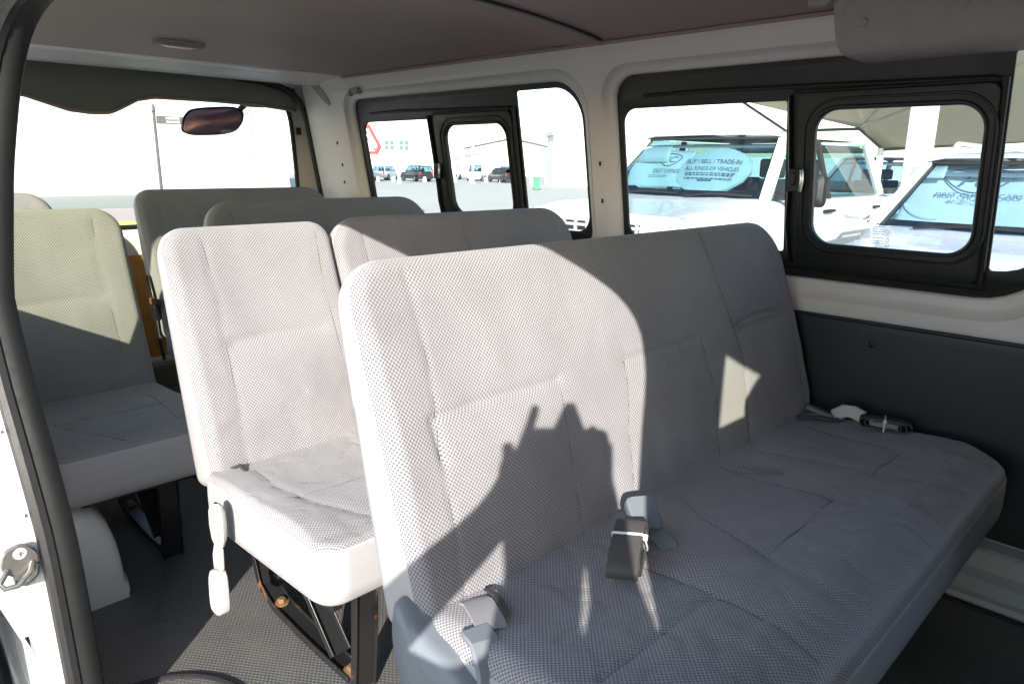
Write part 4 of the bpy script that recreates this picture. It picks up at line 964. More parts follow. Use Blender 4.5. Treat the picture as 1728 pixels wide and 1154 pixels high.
    for s in sides:
        for a in (cowl-.45, L-1.05):
            wq = obj0('wheel', t); mb = MB(); mb.lathe([(wr*.6,-.10),(wr*.94,-.11),(wr,-.08),(wr,.08),(wr*.94,.11),(wr*.6,.10)], (X(a), s*(hw-.09), wr), 'y', 24); mb.build('tyre', M['tyre'], wq)
            mb = MB(); mb.lathe([(wr*.61,.09*s),(wr*.55,.06*s),(wr*.2,.10*s),(.02,.11*s)], (X(a), s*(hw-.09), wr), 'y', 16)
            for q in range(5): w_ = 2*math.pi*q/5; mb.tube([(X(a), s*(hw+.015), wr), (X(a)+math.cos(w_)*wr*.58, s*(hw+.01), wr+math.sin(w_)*wr*.58)], .03, 5)
            mb.build('rim', M['chrome'], wq)
    if kind == 'pickup':
        mb = MB(); mb.box(X(L-.06), X(cabend+.02), -hw*.80, hw*.80, belt+.002, belt+.02); mb.build('bed_cover', M['rubber'], t, bevel=.005)
        for s in sides: mb = MB(); mb.box(X(L-.05), X(cabend+.03), s*hw*.96-.045, s*hw*.96+.045, belt-.005, belt+.035); mb.build('bed_rail', M['rubber'], t, bevel=.008)
    if rack:
        for s in sides: mb = MB(); mb.tube([(X(r0+.2), s*rw*.88, H), (X(r0+.35), s*rw*.90, H+.05), (X(r1-.3), s*rw*.90, H+.05), (X(r1-.1), s*rw*.88, H-.02)], .02, 6); mb.build('roof_rail', M[body], t)
    return t
DN = R(-90)
# white pickup right beside the van, nose toward it
PX, PY = -3.87, 4.80
truck = make_car('pickup_truck', 'white crew cab pickup facing the van, with a round printed sunshade behind its windscreen', (PX, PY+2.9, 0), DN, L=5.8, W_=2.02, H=1.955, belt=1.33, hood=1.26, cowl=1.30, wst=.60, roofend=.10, kind='pickup', bedlen=1.75, cat='pickup truck')
suv = make_car('parked_suv', 'pale white sports utility car facing the van, big printed sunshade across its windscreen', (-.87, 3.95+2.35, 0), DN, L=4.7, W_=1.86, H=1.735, belt=1.245, hood=1.16, cowl=1.15, wst=.62, roofend=.35, kind='suv', body='carsilver', glassm='carglass_pale', rack=True)
def logo(parent, Fm, s, mat, letters='FC'):
    """pointed shield outline with two slanted letters"""
    sh = [(-.50,.12),(-.42,.20),(-.15,.245),(.15,.245),(.42,.20),(.50,.12),(.38,-.02),(.20,-.16),(.0,-.215),(-.20,-.16),(-.38,-.02)]
    sh = smooth_poly(sh, 2); mb = MB()
    mb.tube([Fm @ Vector((p[0]*s, p[1]*s, .002)) for p in sh+sh[:1]], .012*s, 5, cap=False)
    mb.build('logo_outline', mat, parent)
    text('logo_letters', letters, .30*s, Fm @ Matrix.Translation((0,.02*s,.002)), mat, parent, .001, shear=.35, sx=1.5)
# round sunshade bag behind the truck's windscreen (driver side = +x), cloth cover with print beside it
sh = empty('round_sunshade', (-3.72, 6.50, 1.56), 0, 'round white sunshade printed with buy sell trade-in, propped behind the pickup windscreen', 'sunshade')
Fs = frame((0,0,0), (.97,-.0,.10), (.0,.42,.90))
mb = MB(); n = 40
rows = []
for s, d in ((1.0,-.035),(1.03,-.01),(1.0,.012),(.93,.018),(.75,.034),(.45,.052),(.15,.058),(.02,.059)):
    rows.append([Fs @ Vector((.40*s*math.cos(a)*(1+.012*math.sin(a*17)*(s>.9)), .225*s*math.sin(a)*(1+.02*math.sin(a*23)*(s>.9)), d+.006*math.sin(a*13)*(s>.9))) for a in np.linspace(0, 2*math.pi, n+1)[:-1]])
mb.grid(rows, closed=True); mb.add(rows[0], [tuple(range(n))]); mb.build('shade_cloth', M['shade'], sh)
Ft = Fs @ Matrix.Translation((0,.0,.0605)) @ Matrix.Rotation(R(-7),4,'Z')
for i, (s_, sz) in enumerate((('BUY / SELL / TRADE-IN', .062), ('ALL KINDS OF VEHICLES', .055))): text('print', s_, sz, Ft @ Matrix.Translation((.02, .075-.075*i, 0)), M['ink'], sh, .001, sx=1.0)
mb = MB(); random.seed(3)
for r_, y in enumerate((-.045,-.065,-.10)):
    x = -.26
    while x < .28:
        l = random.uniform(.015,.05); mb.box(x, x+l, y-.005, y+.005, -.001, .0015, M=Ft); x += l+.012
mb.box(-.10,.06,-.125,-.112,-.001,.0015, M=Ft)
mb.build('small_print', M['ink'], sh, False)
sc = empty('printed_sunshade', (-4.33, 6.53, 1.58), 0, 'limp sunshade with shield logo on the passenger side of the pickup', 'sunshade')
Fc = frame((0,0,0), (1,0,0), (.0,.42,.90)); mb = MB()
mb.grid([[Fc @ Vector((x, y, .012*math.sin(x*14+y*6)+.01*math.sin(y*19))) for x in np.linspace(-.40,.34,22)] for y in np.linspace(-.20,.20,10)])
o = mb.build('shade_cloth', M['shade'], sc); o.modifiers.new('thick', 'SOLIDIFY').thickness = .006
logo(sc, Fc @ Matrix.Translation((.08,.08,.022)), .30, M['ink']); text('print', 'FIRST CHOICE', .05, Fc @ Matrix.Translation((.08,-.035,.024)), M['ink'], sc)
mb = MB(); mb.box(-.12,.10,-.09,-.083,.02,.022, M=Fc); mb.build('small_print', M['ink'], sc, False)
# price sheets behind the glass
def sheet(loc, w, h, Fr, label):
    mb = MB(); mb.grid([[Fr @ Vector((x, y, .004*math.sin(x*9))) for x in np.linspace(-w/2,w/2,8)] for y in (-h/2,h/2)]); o = mb.build('price_sheet', M['signw'], None); o.location = loc
    o.modifiers.new('thick', 'SOLIDIFY').thickness = .002; tag(o, label, 'paper sheet'); return o
sheet((-4.46, 6.56, 1.72), .42, .17, Fc, 'blank white paper sheet in the upper passenger corner of the pickup windscreen')
# wide sunshade behind the SUV windscreen
ss = empty('wide_sunshade', (-1.06, 5.66, 1.44), 0, 'pale sunshade with shield logo and shop name filling the right car windscreen', 'sunshade')
Fw = frame((0,0,0), (1,0,0), (0,.62,.78)); mb = MB()
def shp(x, y): return Fw @ Vector((x, y, .012*math.sin(x*11)+.010*math.sin(y*15+x*4)))
mb.grid([[shp(x*(1-.10*(v+1)/2), v*.255) for x in np.linspace(-.66,.68,34)] for v in np.linspace(-1,1,12)])
o = mb.build('shade_cloth', M['shade'], ss); o.modifiers.new('thick', 'SOLIDIFY').thickness = .006
mb = MB(); mb.tube([shp(-.42+.25*math.cos(a)*.9, .0+.23*math.sin(a)) + Vector((0,-.01,.012)) for a in np.linspace(1.9,4.9,20)], .008, 6)
mb.tube([shp(.44-.25*math.cos(a)*.9, .0+.23*math.sin(a)) + Vector((0,-.01,.012)) for a in np.linspace(1.9,4.9,20)], .008, 6); mb.build('shade_hoop', M['signw'], ss)
logo(ss, Fw @ Matrix.Translation((-.22,.088,.034)), .44, M['ink']); text('print', 'FIRST CHOICE CARS', .050, Fw @ Matrix.Translation((-.19,-.025,.034)), M['ink'], ss, sx=1.12); text('small_print', 'BUY / SELL / TRADE', .027, Fw @ Matrix.Translation((-.24,-.075,.034)), M['ink'], ss)
text('registered_mark', '\u00ae', .03, Fw @ Matrix.Translation((.115,-.01,.034)), M['ink'], ss)
sheet((-1.58, 5.67, 1.59), .22, .10, Fw, 'tilted white paper sheet high in the right car windscreen')
sheet((-1.66, 5.33, 1.36), .07, .11, Fw, 'small white paper tag low behind the right car windscreen')
# a silver pickup and a white wagon further back, between the two
back1 = make_car('parked_wagon', 'white wagon parked behind the pickup, seen past its load bed', (-4.55, 14.3, 0), DN, L=4.8, W_=1.9, H=1.83, belt=1.22, hood=1.1, cowl=1.2, kind='suv', glassm='carglass_pale', detail=False)
back2 = make_car('grey_wagon', 'light grey wagon parked far behind the two white vehicles beside the van', (-3.6, 18.5, 0), DN, L=4.8, W_=1.9, H=1.80, belt=1.22, hood=1.1, cowl=1.2, kind='suv', body='carsilver', detail=False)

# shade canopy on a white column
can = empty('shade_canopy', (-3.6, 12.0, 0), 0, 'tan cloth parking canopy on a thick white column, hanging above the parked cars', 'canopy')
cp = lambda x, y, z: Vector((x+3.6, y-12.0, z))
def sail(quad, nm, sag=.15):
    a, b, c, d = [cp(*p) for p in quad]; n = 14; mb = MB()
    mb.grid([[(a.lerp(b, i/n)).lerp(d.lerp(c, i/n), j/n) - Vector((0,0,sag*math.sin(math.pi*i/n)*math.sin(math.pi*j/n))) for i in range(n+1)] for j in range(n+1)])
    o = mb.build(nm, M['canopy'], can); o.modifiers.new('thick', 'SOLIDIFY').thickness = .01; return o
sail([(-6.62,12.4,2.74),(-4.40,12,2.21),(-2.65,9.5,3.10),(-6.07,9.5,3.13)], 'shade_cloth')
sail([(-4.40,12,2.21),(-4.03,12.05,1.90),(.6,12.1,2.12),(-1.0,9.5,3.05)], 'shade_cloth', .05)
sail([(-4.40,12,2.22),(-1.0,9.5,3.05),(-1.8,9.5,3.08),(-2.65,9.5,3.10)], 'shade_cloth', .02)
mb = MB()
for a, b in (((-6.62,12.4,2.72),(-5.66,12.2,2.19)),((-5.66,12.2,2.19),(-4.40,12,2.19)),((-4.40,12,2.19),(-4.03,12.05,1.88)),((-4.03,12.05,1.88),(-2.2,12.1,1.99)),((-6.62,12.4,2.73),(-6.07,9.5,3.12))):
    mb.tube([cp(*a), cp(*b)], .024, 8)
mb.build('canopy_frame', M['pole'], can)
mb = MB(); mb.box((.88-.115),(.88+.115), -2.84,-2.56, 0, 3.4, M=None); mb.build('column', M['conc'], can, bevel=.02)
mb = MB(); mb.tube([cp(-4.06,12.05,0), cp(-4.06,12.05,1.9)], .05, 8); mb.build('side_post', M['polew'], can)
for (x, y, h, lb) in ((-12.4, 20, 7.0, 'slim white lamp post rising behind the pickup'),):
    mb = MB(); mb.tube([(0,0,0),(0,0,h)], [.09,.06], 10); mb.box(-.16,.16,-.16,.16,0,.03); mb.tube([(0,0,h),(.1,-.5,h+.15),(.15,-1.0,h+.15)], .035, 6); mb.box(.05,.25,-1.35,-.9,h+.10,h+.18)
    o = mb.build('lamp_post', M['polew']); o.location = (x, y, 0); tag(o, lb, 'lamp post')

# --- behind the van: long pale building, street sign
bl = empty('long_building', (-38.5, 5, 0), 0, 'long pale rendered building across the road behind the van', 'building')
mb = MB(); mb.box(-9, 0, -60, 15.6, 0, 9); mb.build('wall', M['wall'], bl, False)
mb = MB(); mb.box(.0,.12,-60,15.65,0,.35); mb.build('plinth', M['conc'], bl, False)
mb = MB(); mb.box(-.02,.10,11.2,13.6,.36,8.6); pn = mb.build('cladding', M['bluepanel'], bl, False)
mb = MB(); mb.box(-.02,.10,14.2,15.62,.36,8.6); mb.build('cladding', M['bluepanel'], bl, False)
mb = MB(); mb.box(-.02,.10,-4.3,1.15,.36,4.2); mb.build('cladding', M['bluepanel'], bl, False)
mb = MB()
for z in np.arange(.9, 8.6, .75): 
    for a, b in ((11.2,13.6),(14.2,15.62)): mb.box(.10,.125,a,b,z-.02,z+.02)
for z in np.arange(.9, 4.2, .75): mb.box(.10,.125,-4.3,1.15,z-.02,z+.02)
mb.build('panel_joint', M['conc'], bl, False)
sp_ = empty('street_sign', (-25.2, 8.95, 0), 0, 'thin grey pole with a dark finger sign, standing behind the van', 'street sign')
mb = MB(); mb.tube([(0,0,0),(0,0,3.05)], [.055,.045], 10); mb.lathe([(.02,3.03),(.075,3.08),(.05,3.14),(.06,3.2),(.015,3.3)], (0,0,0), 'z', 12); mb.lathe([(.12,0),(.12,.05),(.07,.2),(.055,.5)], (0,0,0), 'z', 12); mb.build('pole', M['pole'], sp_)
mb = MB(); a = Vector((.20,.98,0)).normalized()
Fp = frame((0,0,2.82), a, (0,0,1)); mb.prism([(.06,-.13),(1.10,-.13),(1.20,-.02),(1.10,.10),(.06,.13)], -.02, .02, 'z'); mb.v = [tuple(Fp @ Vector(v)) for v in mb.v]; ar = mb.build('finger_board', M['signdark'], sp_, False)
mb = MB(); random.seed(5)
for y in (.055, -.055):
    x = .34
    while x < .74:
        l = random.uniform(.02,.05); h = random.uniform(.020,.034); mb.box(x, x+l, y-h, y+h, .0201, .024, M=Fp); x += l+.012
mb.build('sign_lettering', M['signw'], ar, False)
# a white car far left, beyond the road
make_car('parked_sedan', 'white sedan parked by the far building, glimpsed at the left edge of the rear window', (-36.4, 3.4-4.2, 0), R(90), L=4.5, W_=1.8, H=1.45, belt=.95, hood=.85, kind='sedan', detail=False)

# --- warning sign with a digging figure
ws = empty('warning_sign', (-16.05, 10.80, -.62), R(33), 'triangular red and white roadworks warning sign on a white post', 'road sign')
mb = MB(); mb.tube([(0,.03,.62),(0,.03,3.2)], .028, 10); mb.build('post', M['polew'], ws)
tri = [(-.52,2.40),(.52,2.40),(0,3.32)]
T = lambda s, d: [(0+(p[0])*s, d, 2.70+(p[1]-2.70)*s) for p in smooth_poly(tri, 1)]
mb = MB(); mb.grid([T(1,.02), T(1,-.005), T(.98,-.01)], closed=True); mb.grid([T(.98,-.01), T(.74,-.01)], closed=True); mb.add(T(1,.02), [tuple(range(len(T(1,0))))]); rim = mb.build('sign_border', M['signr'], ws, ang=40)
mb = MB(); mb.add(T(.745,-.009), [tuple(range(len(T(1,0))))]); mb.build('sign_face', M['signw'], ws, False)
mb = MB(); k = -.013
mb.lathe([(.005,-.004),(.045,-.004),(.045,.002),(.005,.002)], (.02,k,2.93), 'y', 12)
for pts, r_ in (([(.0,k,2.88),(-.05,k,2.75),(-.03,k,2.68)],.04), ([(-.03,k,2.68),(.06,k,2.60),(.05,k,2.50)],.024), ([(-.04,k,2.68),(-.08,k,2.60),(-.12,k,2.50)],.024), ([(-.01,k,2.84),(.08,k,2.76),(.14,k,2.70)],.02), ([(.04,k,2.82),(.22,k,2.56)],.012)): mb.tube(pts, r_, 6, flat=1)
mb.v = [(a, -.0125 + (b+.013)*.15, c) for a, b, c in mb.v]
mb.prism([(.16,2.50),(.30,2.50),(.24,2.57)], -.0135, -.0125, 'y'); mb.build('digging_figure', M['kblack'], ws)
# --- distant parking row
row = 'vehicles parked in the distant row'
FAR = R(-42)
def far(name, label, x, y, rz, cat='car', **k):
    t = make_car(name, label, (x, y, 0), rz, detail=False, group=row, cat=cat, **k); t.scale = (.7,.7,.7); return t
far('parked_suv', 'black sports utility car seen from behind in the distant row', -49.2, 38.0, R(170), body='carblack', L=4.9, W_=1.95, H=1.9, belt=1.2, hood=1.1, kind='suv')
far('parked_suv', 'white sports utility car left of the black one in the distant row', -53.8, 38.2, R(120), L=4.7, H=1.8, kind='suv')
far('parked_sedan', 'small dark car at the left end of the distant row', -53.6, 34.2, R(20), body='carblack', L=4.2, W_=1.75, H=1.45, belt=.95, hood=.85, kind='sedan')
far('parked_van', 'white high van right of the pillar in the distant row', -49.0, 44.6, R(-50), L=4.9, W_=1.9, H=2.0, belt=1.2, hood=1.15, cowl=.9, kind='suv', cat='van')
far('parked_suv', 'white boxy car with a dark spare wheel in the distant row', -46.6, 46.0, R(-50), L=4.6, W_=1.85, H=1.9, belt=1.2, hood=1.1, kind='suv')
far('parked_sedan', 'small pale car at the right end of the distant row', -44.0, 50.5, R(-60), body='carsilver', L=4.2, W_=1.75, H=1.5, belt=.95, hood=.85, kind='sedan')
tp = far('covered_pickup', 'black pickup under a loose black tarpaulin in the distant row', -44.0, 43.0, R(160), cat='pickup truck', body='carblack', L=5.2, W_=1.9, H=1.75, belt=1.15, hood=1.05, kind='pickup')
mb = MB(); mb.grid([[(x, y*(1-.10*((x+.4)/2.0)**2), .95 + .75*max(0, 1-(abs(y)/1.02)**5)*(1-.10*abs(x)) + .05*math.sin(x*5+y*3)) for y in np.linspace(-1.02,1.02,15)] for x in np.linspace(-2.4,1.6,18)]); mb.build('tarpaulin', M['tarp'], tp)
bus = empty('minibus', (-53.0, 45.0, 0), R(-50), 'blue and white minibus in the middle of the distant row', 'bus', row); bus.scale = (.7,.7,.7)
mb = MB(); rows = []
for x, z1, w in ((3.0,1.4,.9),(2.95,1.75,.98),(2.6,2.55,1.0),(2.3,2.75,1.0),(-2.9,2.75,1.0),(-3.0,2.6,.97)):
    rows.append([(x, y, z) for y, z in ((-w,.35),(-w,1.15),(-w*.97,z1-.15),(-w*.85,z1),(w*.85,z1),(w*.97,z1-.15),(w,1.15),(w,.35))])
mb.grid(rows); mb.add(rows[0], [tuple(range(8))]); mb.add(rows[-1], [tuple(range(7,-1,-1))]); mb.build('body', M['carwhite'], bus)
for y0, y1 in ((-1.012,-.99),(.99,1.012)):
    mb = MB(); mb.box(-2.98,2.45,y0,y1,2.1,2.55); mb.prism([(1.0,.5),(2.2,.5),(.8,1.2),(-.6,1.2)], y0, y1, 'y'); mb.build('blue_stripe', M['carblue'], bus, False)
    for i in range(5): mb = MB(); x = -2.7+i*1.0; mb.box(x, x+.86, y0-.004, y1+.004, 1.3, 2.0); mb.build('side_window', M['bglass'], bus, bevel=.02)
mb = MB(); mb.add([(2.985,-.85,1.45),(2.985,.85,1.45),(2.66,.85,2.45),(2.66,-.85,2.45)], [(0,1,2,3)]); mb.build('windscreen', M['bglass'], bus, False)
mb = MB(); mb.box(-3.0,2.3,-.9,.9,2.76,2.86); mb.build('roof_panel', M['carblue'], bus, bevel=.03)
for x in (-1.9,2.0):
    for s in (-1,1): mb = MB(); mb.lathe([(.2,-.12),(.36,-.12),(.38,0),(.36,.12),(.2,.12)], (x, s*.90, .38), 'y', 18); mb.build('wheel', M['tyre'], bus)
# white bollards in front of the row
dirr = Vector((.62,.78,0)).normalized(); p0 = Vector((-50.5, 33.5, 0))
for i in range(13):
    if i in (3,): continue
    p = p0 + dirr*(i*1.25); mb = MB(); mb.lathe([(.17,0),(.17,.10),(.15,.32),(.12,.40),(.03,.43)], (0,0,0), 'z', 12)
    o = mb.build('bollard', M['conc']); o.location = p; tag(o, 'low round white concrete bollard in front of the distant parked cars', 'bollard', 'bollards before the distant row')
# lamp posts / sign posts over the lot
for (x, y, h, lb) in ((-44.6,32.8,7.0,'thin white post in front of the black car in the distant row'), (-42.4,38.2,5.0,'thin white post between the distant white cars and the covered pickup'), (-60.0,44.0,10.0,'tall faint mast behind the distant parking row')):
    mb = MB(); mb.tube([(0,0,0),(0,0,h)], [.10,.07], 8); mb.lathe([(.2,0),(.2,.06),(.1,.12)], (0,0,0), 'z', 10); mb.tube([(0,0,h-.1),(.5,.3,h)], .04, 6)
    o = mb.build('lamp_post', M['polew']); o.location = (x, y, 0); tag(o, lb, 'lamp post')
# --- distant buildings
def block(name, label, loc, rz, w, d, h, wins, door=None, roof=True):
    b = empty(name, loc, rz, label, 'building'); mb = MB(); mb.box(-w/2, w/2, 0, d, 0, h); mb.build('wall', M['wall'], b, False)
    if roof: mb = MB(); mb.box(-w/2-.15, w/2+.15, -.15, d+.15, h+.003, h+.25); mb.build('roof_edge', M['conc'], b, False)
    for x, z, ww, hh in wins:
        mb = MB(); mb.box(x-ww/2, x+ww/2, -.03, .05, z, z+hh); f = mb.build('window', M['bglass'], b, False)
        mb = MB(); mb.box(x-.04, x+.04, -.05, -.032, z, z+hh); mb.box(x-ww/2, x+ww/2, -.05, -.032, z+hh*.5-.03, z+hh*.5+.03); mb.build('frame', M['polew'], f, False)
    if door: x, ww, hh = door; mb = MB(); mb.box(x-ww/2, x+ww/2, -.04, .05, 0, hh); dd = mb.build('door', M['rail'], b, False); mb = MB(); mb.box(x+ww*.3, x+ww*.36, -.09, -.042, 1.0, 1.1); mb.build('handle', M['ink'], dd, False)
    return b
block('showroom', 'white two storey building with square windows behind the distant parking row', (-86, 60, 0), R(55), 15, 8, 5.6, [(x, 3.1, 1.3, 1.3) for x in (-5.2,-3.3,-.6,1.4,3.4)])
block('guard_house', 'small white flat building with one narrow door at the right of the lot', (-33.3, 44.0, 0), R(48), 9, 5, 3.6, [(3.1,1.6,.9,.8)], (-1.5,.7,2.3))
# low carport roofs beyond the row
cpt = empty('distant_carport', (-62, 62, 0), R(45), 'grey peaked carport roof behind the distant parking row', 'carport')
mb = MB(); mb.prism([(-6,3.3),(0,4.6),(6,3.3),(6,3.2),(0,4.45),(-6,3.2)], 0, 8, 'y'); mb.build('roof', M['rail'], cpt, False)
for x in (-5.8,-3,0,3,5.8): mb = MB(); mb.tube([(x,.2,0),(x,.2,3.3)], .08, 6); mb.build('post', M['polew'], cpt)
wl = MB(); wl.box(-45, 60, 0, .3, 0, 2.6); o = wl.build('perimeter_wall', M['wall'], None, False); o.location = (-66, 62, 0); o.rotation_euler = (0,0,R(40)); tag(o, 'long low white wall closing the far side of the lot', 'wall')
bn = empty('green_bin', (-31.0, 33.2, 0), R(45), 'small bright green wheeled bin standing alone in the lot', 'bin'); bn.scale = (.75,.75,.75)
mb = MB(); mb.grid([[(x*s, y*s, z) for x, y in ((-.28,-.3),(.28,-.3),(.28,.3),(-.28,.3))] for z, s in ((.08,.8),(.95,1.0))], closed=True); mb.build('tub', M['green'], bn, False)
mb = MB(); mb.box(-.31,.31,-.34,.33,.953,1.03); mb.build('lid', M['green'], bn, bevel=.02)
for s in (-1,1): mb = MB(); mb.lathe([(.02,-.03),(.1,-.03),(.1,.03),(.02,.03)], (s*.25,.28,.1), 'x', 10); mb.build('wheel', M['tyre'], bn)
# ------------------------------------------------------------------ the photographer beside the door (outside the frame, casts the shadow on the bench)
def skin_person():
    P = empty('person', (.28,-.30,0), 0, 'person in dark clothes at the open side door, holding up a camera', 'person')
    o = lambda x, y, z: Vector((x-.28, y+.30, z))
    nodes = dict(pel=(o(.24,-.34,.95),.135,.10), bel=(o(.19,-.31,1.10),.15,.12), che=(o(.15,-.29,1.25),.18,.13), nek=(o(.17,-.27,1.43),.070,.070), hd0=(o(.15,-.25,1.50),.06,.065), hd1=(o(.155,-.24,1.58),.075,.092), hd2=(o(.16,-.25,1.66),.06,.075),
        ls=(o(.02,-.42,1.37),.055,.055), le=(o(-.15,-.36,1.30),.058,.058), lw=(o(-.065,-.13,1.49),.036,.038), lh=(o(-.045,-.095,1.55),.028,.022),
        rs=(o(.26,-.21,1.39),.105,.10), re=(o(.26,-.075,1.19),.090,.080), rw=(o(.150,-.08,1.45),.040,.040), rh=(o(.112,-.060,1.575),.044,.032),
        lhp=(o(.16,-.43,.90),.09,.09), lk=(o(.14,-.44,.50),.062,.065), la=(o(.13,-.47,.10),.040,.045), lt=(o(.05,-.34,.04),.035,.03),
        rhp=(o(.32,-.27,.90),.09,.09), rk=(o(.36,-.25,.50),.062,.065), ra=(o(.38,-.30,.10),.040,.045), rt=(o(.30,-.17,.04),.035,.03))
    ed = [('pel','bel'),('bel','che'),('che','nek'),('nek','hd0'),('hd0','hd1'),('hd1','hd2'),('che','ls'),('ls','le'),('le','lw'),('lw','lh'),('che','rs'),('rs','re'),('re','rw'),('rw','rh'),('pel','lhp'),('lhp','lk'),('lk','la'),('la','lt'),('pel','rhp'),('rhp','rk'),('rk','ra'),('ra','rt')]
    # fingers, each a chain from the palm around the camera body
    def finger(pref, palm, pts, r):
        last = palm
        for i, p in enumerate(pts): k = f'{pref}{i}'; nodes[k] = (o(*p), r*(1-.12*i), r*(1-.12*i)); ed.append((last, k)); last = k
    for i, dz in enumerate((0,.018,.036)): finger(f'rf{i}', 'rh', [(.085,-.02,1.575+dz),(.070,-.004,1.585+dz),(.058,.002,1.59+dz)], .010)
    finger('rfi', 'rh', [(.085,-.045,1.63),(.075,-.035,1.665),(.065,-.03,1.678)], .010); finger('rth', 'rh', [(.095,-.085,1.58),(.080,-.10,1.60)], .011)
    for i, dx in enumerate((0,.020,.040)): finger(f'lf{i}', 'lh', [(-.060+dx,-.070,1.560),(-.050+dx,-.045,1.580),(-.040+dx,-.040,1.60)], .010)
    finger('lfi', 'lh', [(-.045,-.085,1.61),(-.034,-.08,1.655),(-.026,-.075,1.700)], .010); finger('lth', 'lh', [(-.075,-.075,1.59),(-.068,-.09,1.62)], .011)
    names = list(nodes); me = bpy.data.meshes.new('body'); me.from_pydata([nodes[n][0] for n in names], [(names.index(a), names.index(b)) for a, b in ed], [])
    b = bpy.data.objects.new('body', me); COL.objects.link(b); b.parent = P
    sk = b.modifiers.new('skin', 'SKIN'); sk.use_smooth_shade = True
    for i, n in enumerate(names): me.skin_vertices[0].data[i].radius = nodes[n][1:]; me.skin_vertices[0].data[i].use_root = (n == 'pel')
    b.modifiers.new('sub', 'SUBSURF').levels = 2; b.modifiers['sub'].render_levels = 2; me.materials.append(M['skin'])
    dg = bpy.context.evaluated_depsgraph_get(); dg.update(); m2 = bpy.data.meshes.new_from_object(b.evaluated_get(dg))
    b.modifiers.clear(); b.data = m2; m2.materials.clear()
    for k in ('skin','shirt','jeans','shoe'): m2.materials.append(M[k])
    bm = bmesh.new(); bm.from_mesh(m2)
    for f in bm.faces:
        c = f.calc_center_median(); f.smooth = True
        far_arm = c.z > 1.43 and (c - o(.16,-.27,1.5)).length > .13
        f.material_index = 3 if c.z < .10 else 2 if c.z < 1.0 else 0 if (c.z > 1.45 or far_arm) else 1
    bm.to_mesh(m2); bm.free()
    # face and hair
    hc = o(.155,-.24,1.60); fd = Vector((-.69,.72,0)).normalized(); sd_ = Vector((.72,.69,0)).normalized()
    for s in (-1,1):
        mb = MB(); mb.lathe([(.002,-.012),(.010,-.006),(.012,0),(.010,.006),(.002,.012)], hc+fd*.082+sd_*s*.030, 'z', 10); mb.build('eye', M['signw'], P)
        mb = MB(); mb.lathe([(.004,-.028),(.012,-.02),(.016,.01),(.006,.03)], hc+sd_*s*.082, 'z', 8); mb.build('ear', M['skin'], P)
    mb = MB(); mb.tube([hc+fd*.088+Vector((0,0,.005)), hc+fd*.105+Vector((0,0,-.025)), hc+fd*.09+Vector((0,0,-.035))], [.008,.013,.008], 8); mb.build('nose', M['skin'], P)
    mb = MB(); mb.tube([hc+fd*.085-sd_*.022+Vector((0,0,-.055)), hc+fd*.093+Vector((0,0,-.055)), hc+fd*.085+sd_*.022+Vector((0,0,-.055))], .006, 6); mb.build('mouth', M['red'], P)
    mb = MB(); rows = []
    for k in range(9):
        a = R(90*k/8); rows.append([hc - fd*.012 + Vector((0,0,.015+.095*math.sin(a))) + (fd*math.cos(w)*.088+sd_*math.sin(w)*.088)*math.cos(a)*(1.0 if math.cos(w) < .3 else .95) for w in np.linspace(0,2*math.pi,21)[:-1]])
    mb.grid(rows, closed=True); mb.build('hair', M['hair'], P)
    return P
skin_person()
# the camera in those hands, just behind the point the picture is taken from
vd = Vector((-.6837,.6885,-.2417)).normalized(); cf = frame(Vector((0,0,1.62)) - vd*.085, Vector((.7074,.7067,.0120)), (.179,-.163,.970))
pc_ = empty('photo_camera', (0,0,1.62), 0, 'black camera held up at the open side door', 'camera')
cm = lambda x, y, z: cf @ Vector((x-.012, y-.022, z)) - Vector((0,0,1.62))
mb = MB(); rows = [[cm(p[0]*s, p[1]*s, d) for p in rr(-.072,.072,-.050,.042,.014,4)] for d, s in ((.038,.93),(.032,1),(-.026,1),(-.034,.94))]
mb.grid(rows, closed=True); mb.add(rows[0], [tuple(range(len(rows[0])))]); mb.add(rows[-1], [tuple(range(len(rows[0])))]); mb.build('camera_body', M['rubber'], pc_)
mb = MB(); rows = [[cm(p[0]*s, p[1], d) for p in ((-.030,.036),(-.010,.092),(.006,.092),(.026,.036))] for d, s in ((.04,1),(-.04,1))]
mb.grid(rows, closed=True); mb.add(rows[0], [(0,1,2,3)]); mb.add(rows[1], [(0,1,2,3)]); mb.build('viewfinder_hump', M['rubber'], pc_, False)
mb = MB(); mb.strap([cm(-.07,.03,.0), cm(-.075,-.06,.03), cm(-.045,-.16,.05), cm(-.03,-.26,.05), cm(-.01,-.34,.06), cm(.03,-.26,.07), cm(.07,-.10,.06), cm(.072,.03,.0)], (.72,.69,0), .014, .003); mb.build('neck_strap', M['rubber'], pc_)
mb = MB(); rows = []
for r_, d in ((.034,-.03),(.036,-.04),(.036,-.062),(.032,-.070),(.028,-.066),(.02,-.05)): rows.append([cm(r_*math.cos(a), r_*math.sin(a)-.004, d) for a in np.linspace(0,2*math.pi,25)[:-1]])
mb.grid(rows, closed=True); mb.build('lens', M['rubber'], pc_)
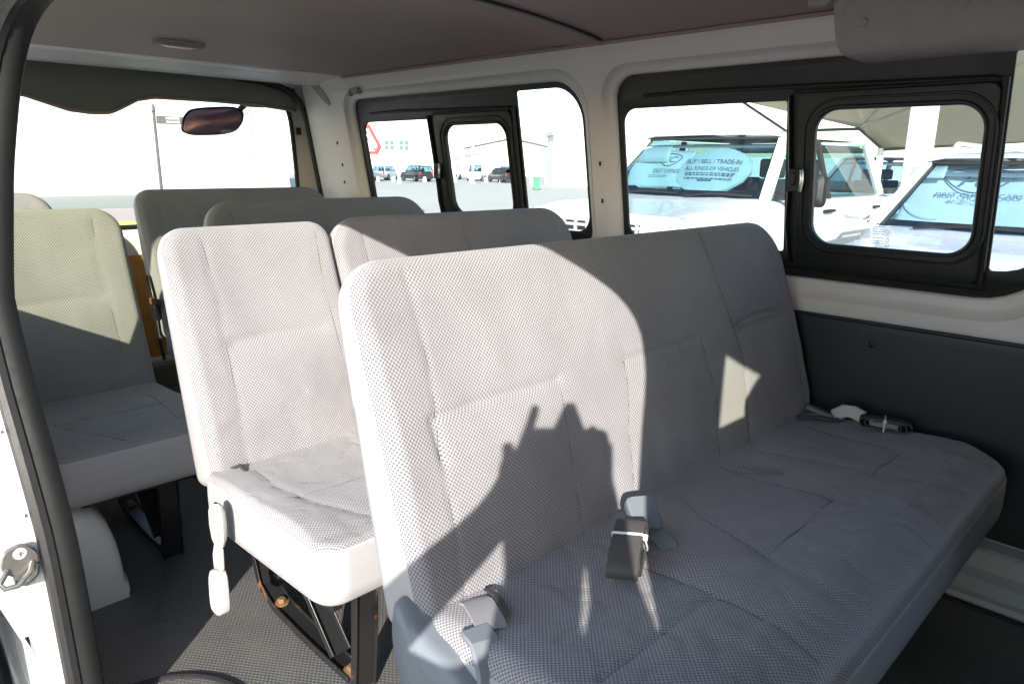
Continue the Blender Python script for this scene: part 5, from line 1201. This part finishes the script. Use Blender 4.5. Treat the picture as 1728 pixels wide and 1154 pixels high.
mb = MB(); mb.add([cm(.03*math.cos(a), .03*math.sin(a)-.004, -.052) for a in np.linspace(0,2*math.pi,25)[:-1]], [tuple(range(24))]); mb.build('lens_glass', M['glass'], pc_, False)

# ------------------------------------------------------------------ light, air, camera
SUN = Vector((-.592,.720,-.370)).normalized()
el = math.asin(-SUN.z); az = math.atan2(-SUN.x, -SUN.y)       # bearing of the sun from +Y toward +X
w = bpy.data.worlds.new('World'); SC.world = w; w.use_nodes = True; nt = w.node_tree
bg = nt.nodes['Background']; sky = nt.nodes.new('ShaderNodeTexSky'); sky.sky_type = 'NISHITA'; sky.sun_disc = False
sky.sun_elevation = el; sky.sun_rotation = az; sky.air_density = 1.0; sky.dust_density = .7; sky.ozone_density = 1.0
nt.links.new(sky.outputs[0], bg.inputs[0]); bg.inputs[1].default_value = .15
ld = bpy.data.lights.new('sun', 'SUN'); ld.energy = 3.9; ld.angle = R(.5); ld.color = (1, .945, .87)
lo = bpy.data.objects.new('sun', ld); COL.objects.link(lo); lo.rotation_euler = (-SUN).to_track_quat('Z', 'Y').to_euler(); lo.location = (6,-8,8)
cd = bpy.data.cameras.new('camera'); co = bpy.data.objects.new('camera', cd); COL.objects.link(co); SC.camera = co
Rt = Vector((.70740976,.70670143,.01202173)); Dn = Vector((.17910534,-.16277954,-.97027012)); Fw_ = Vector((-.68373439,.68853171,-.24172583))
co.matrix_world = Matrix(((Rt.x,-Dn.x,-Fw_.x,0),(Rt.y,-Dn.y,-Fw_.y,0),(Rt.z,-Dn.z,-Fw_.z,1.62),(0,0,0,1)))
cd.sensor_width = 36; cd.lens = 36*1213.96/1728; cd.clip_start = .02; cd.clip_end = 3000
SC.view_settings.view_transform = 'Standard'; SC.view_settings.look = 'None'; SC.view_settings.exposure = 1.36; SC.view_settings.gamma = 1
SC.render.engine = 'CYCLES'; cy = SC.cycles; cy.max_bounces = 10; cy.diffuse_bounces = 6; cy.glossy_bounces = 4; cy.transparent_max_bounces = 24; cy.transmission_bounces = 6
cy.use_denoising = True; cy.sample_clamp_indirect = 8; cy.caustics_reflective = False; cy.caustics_refractive = False
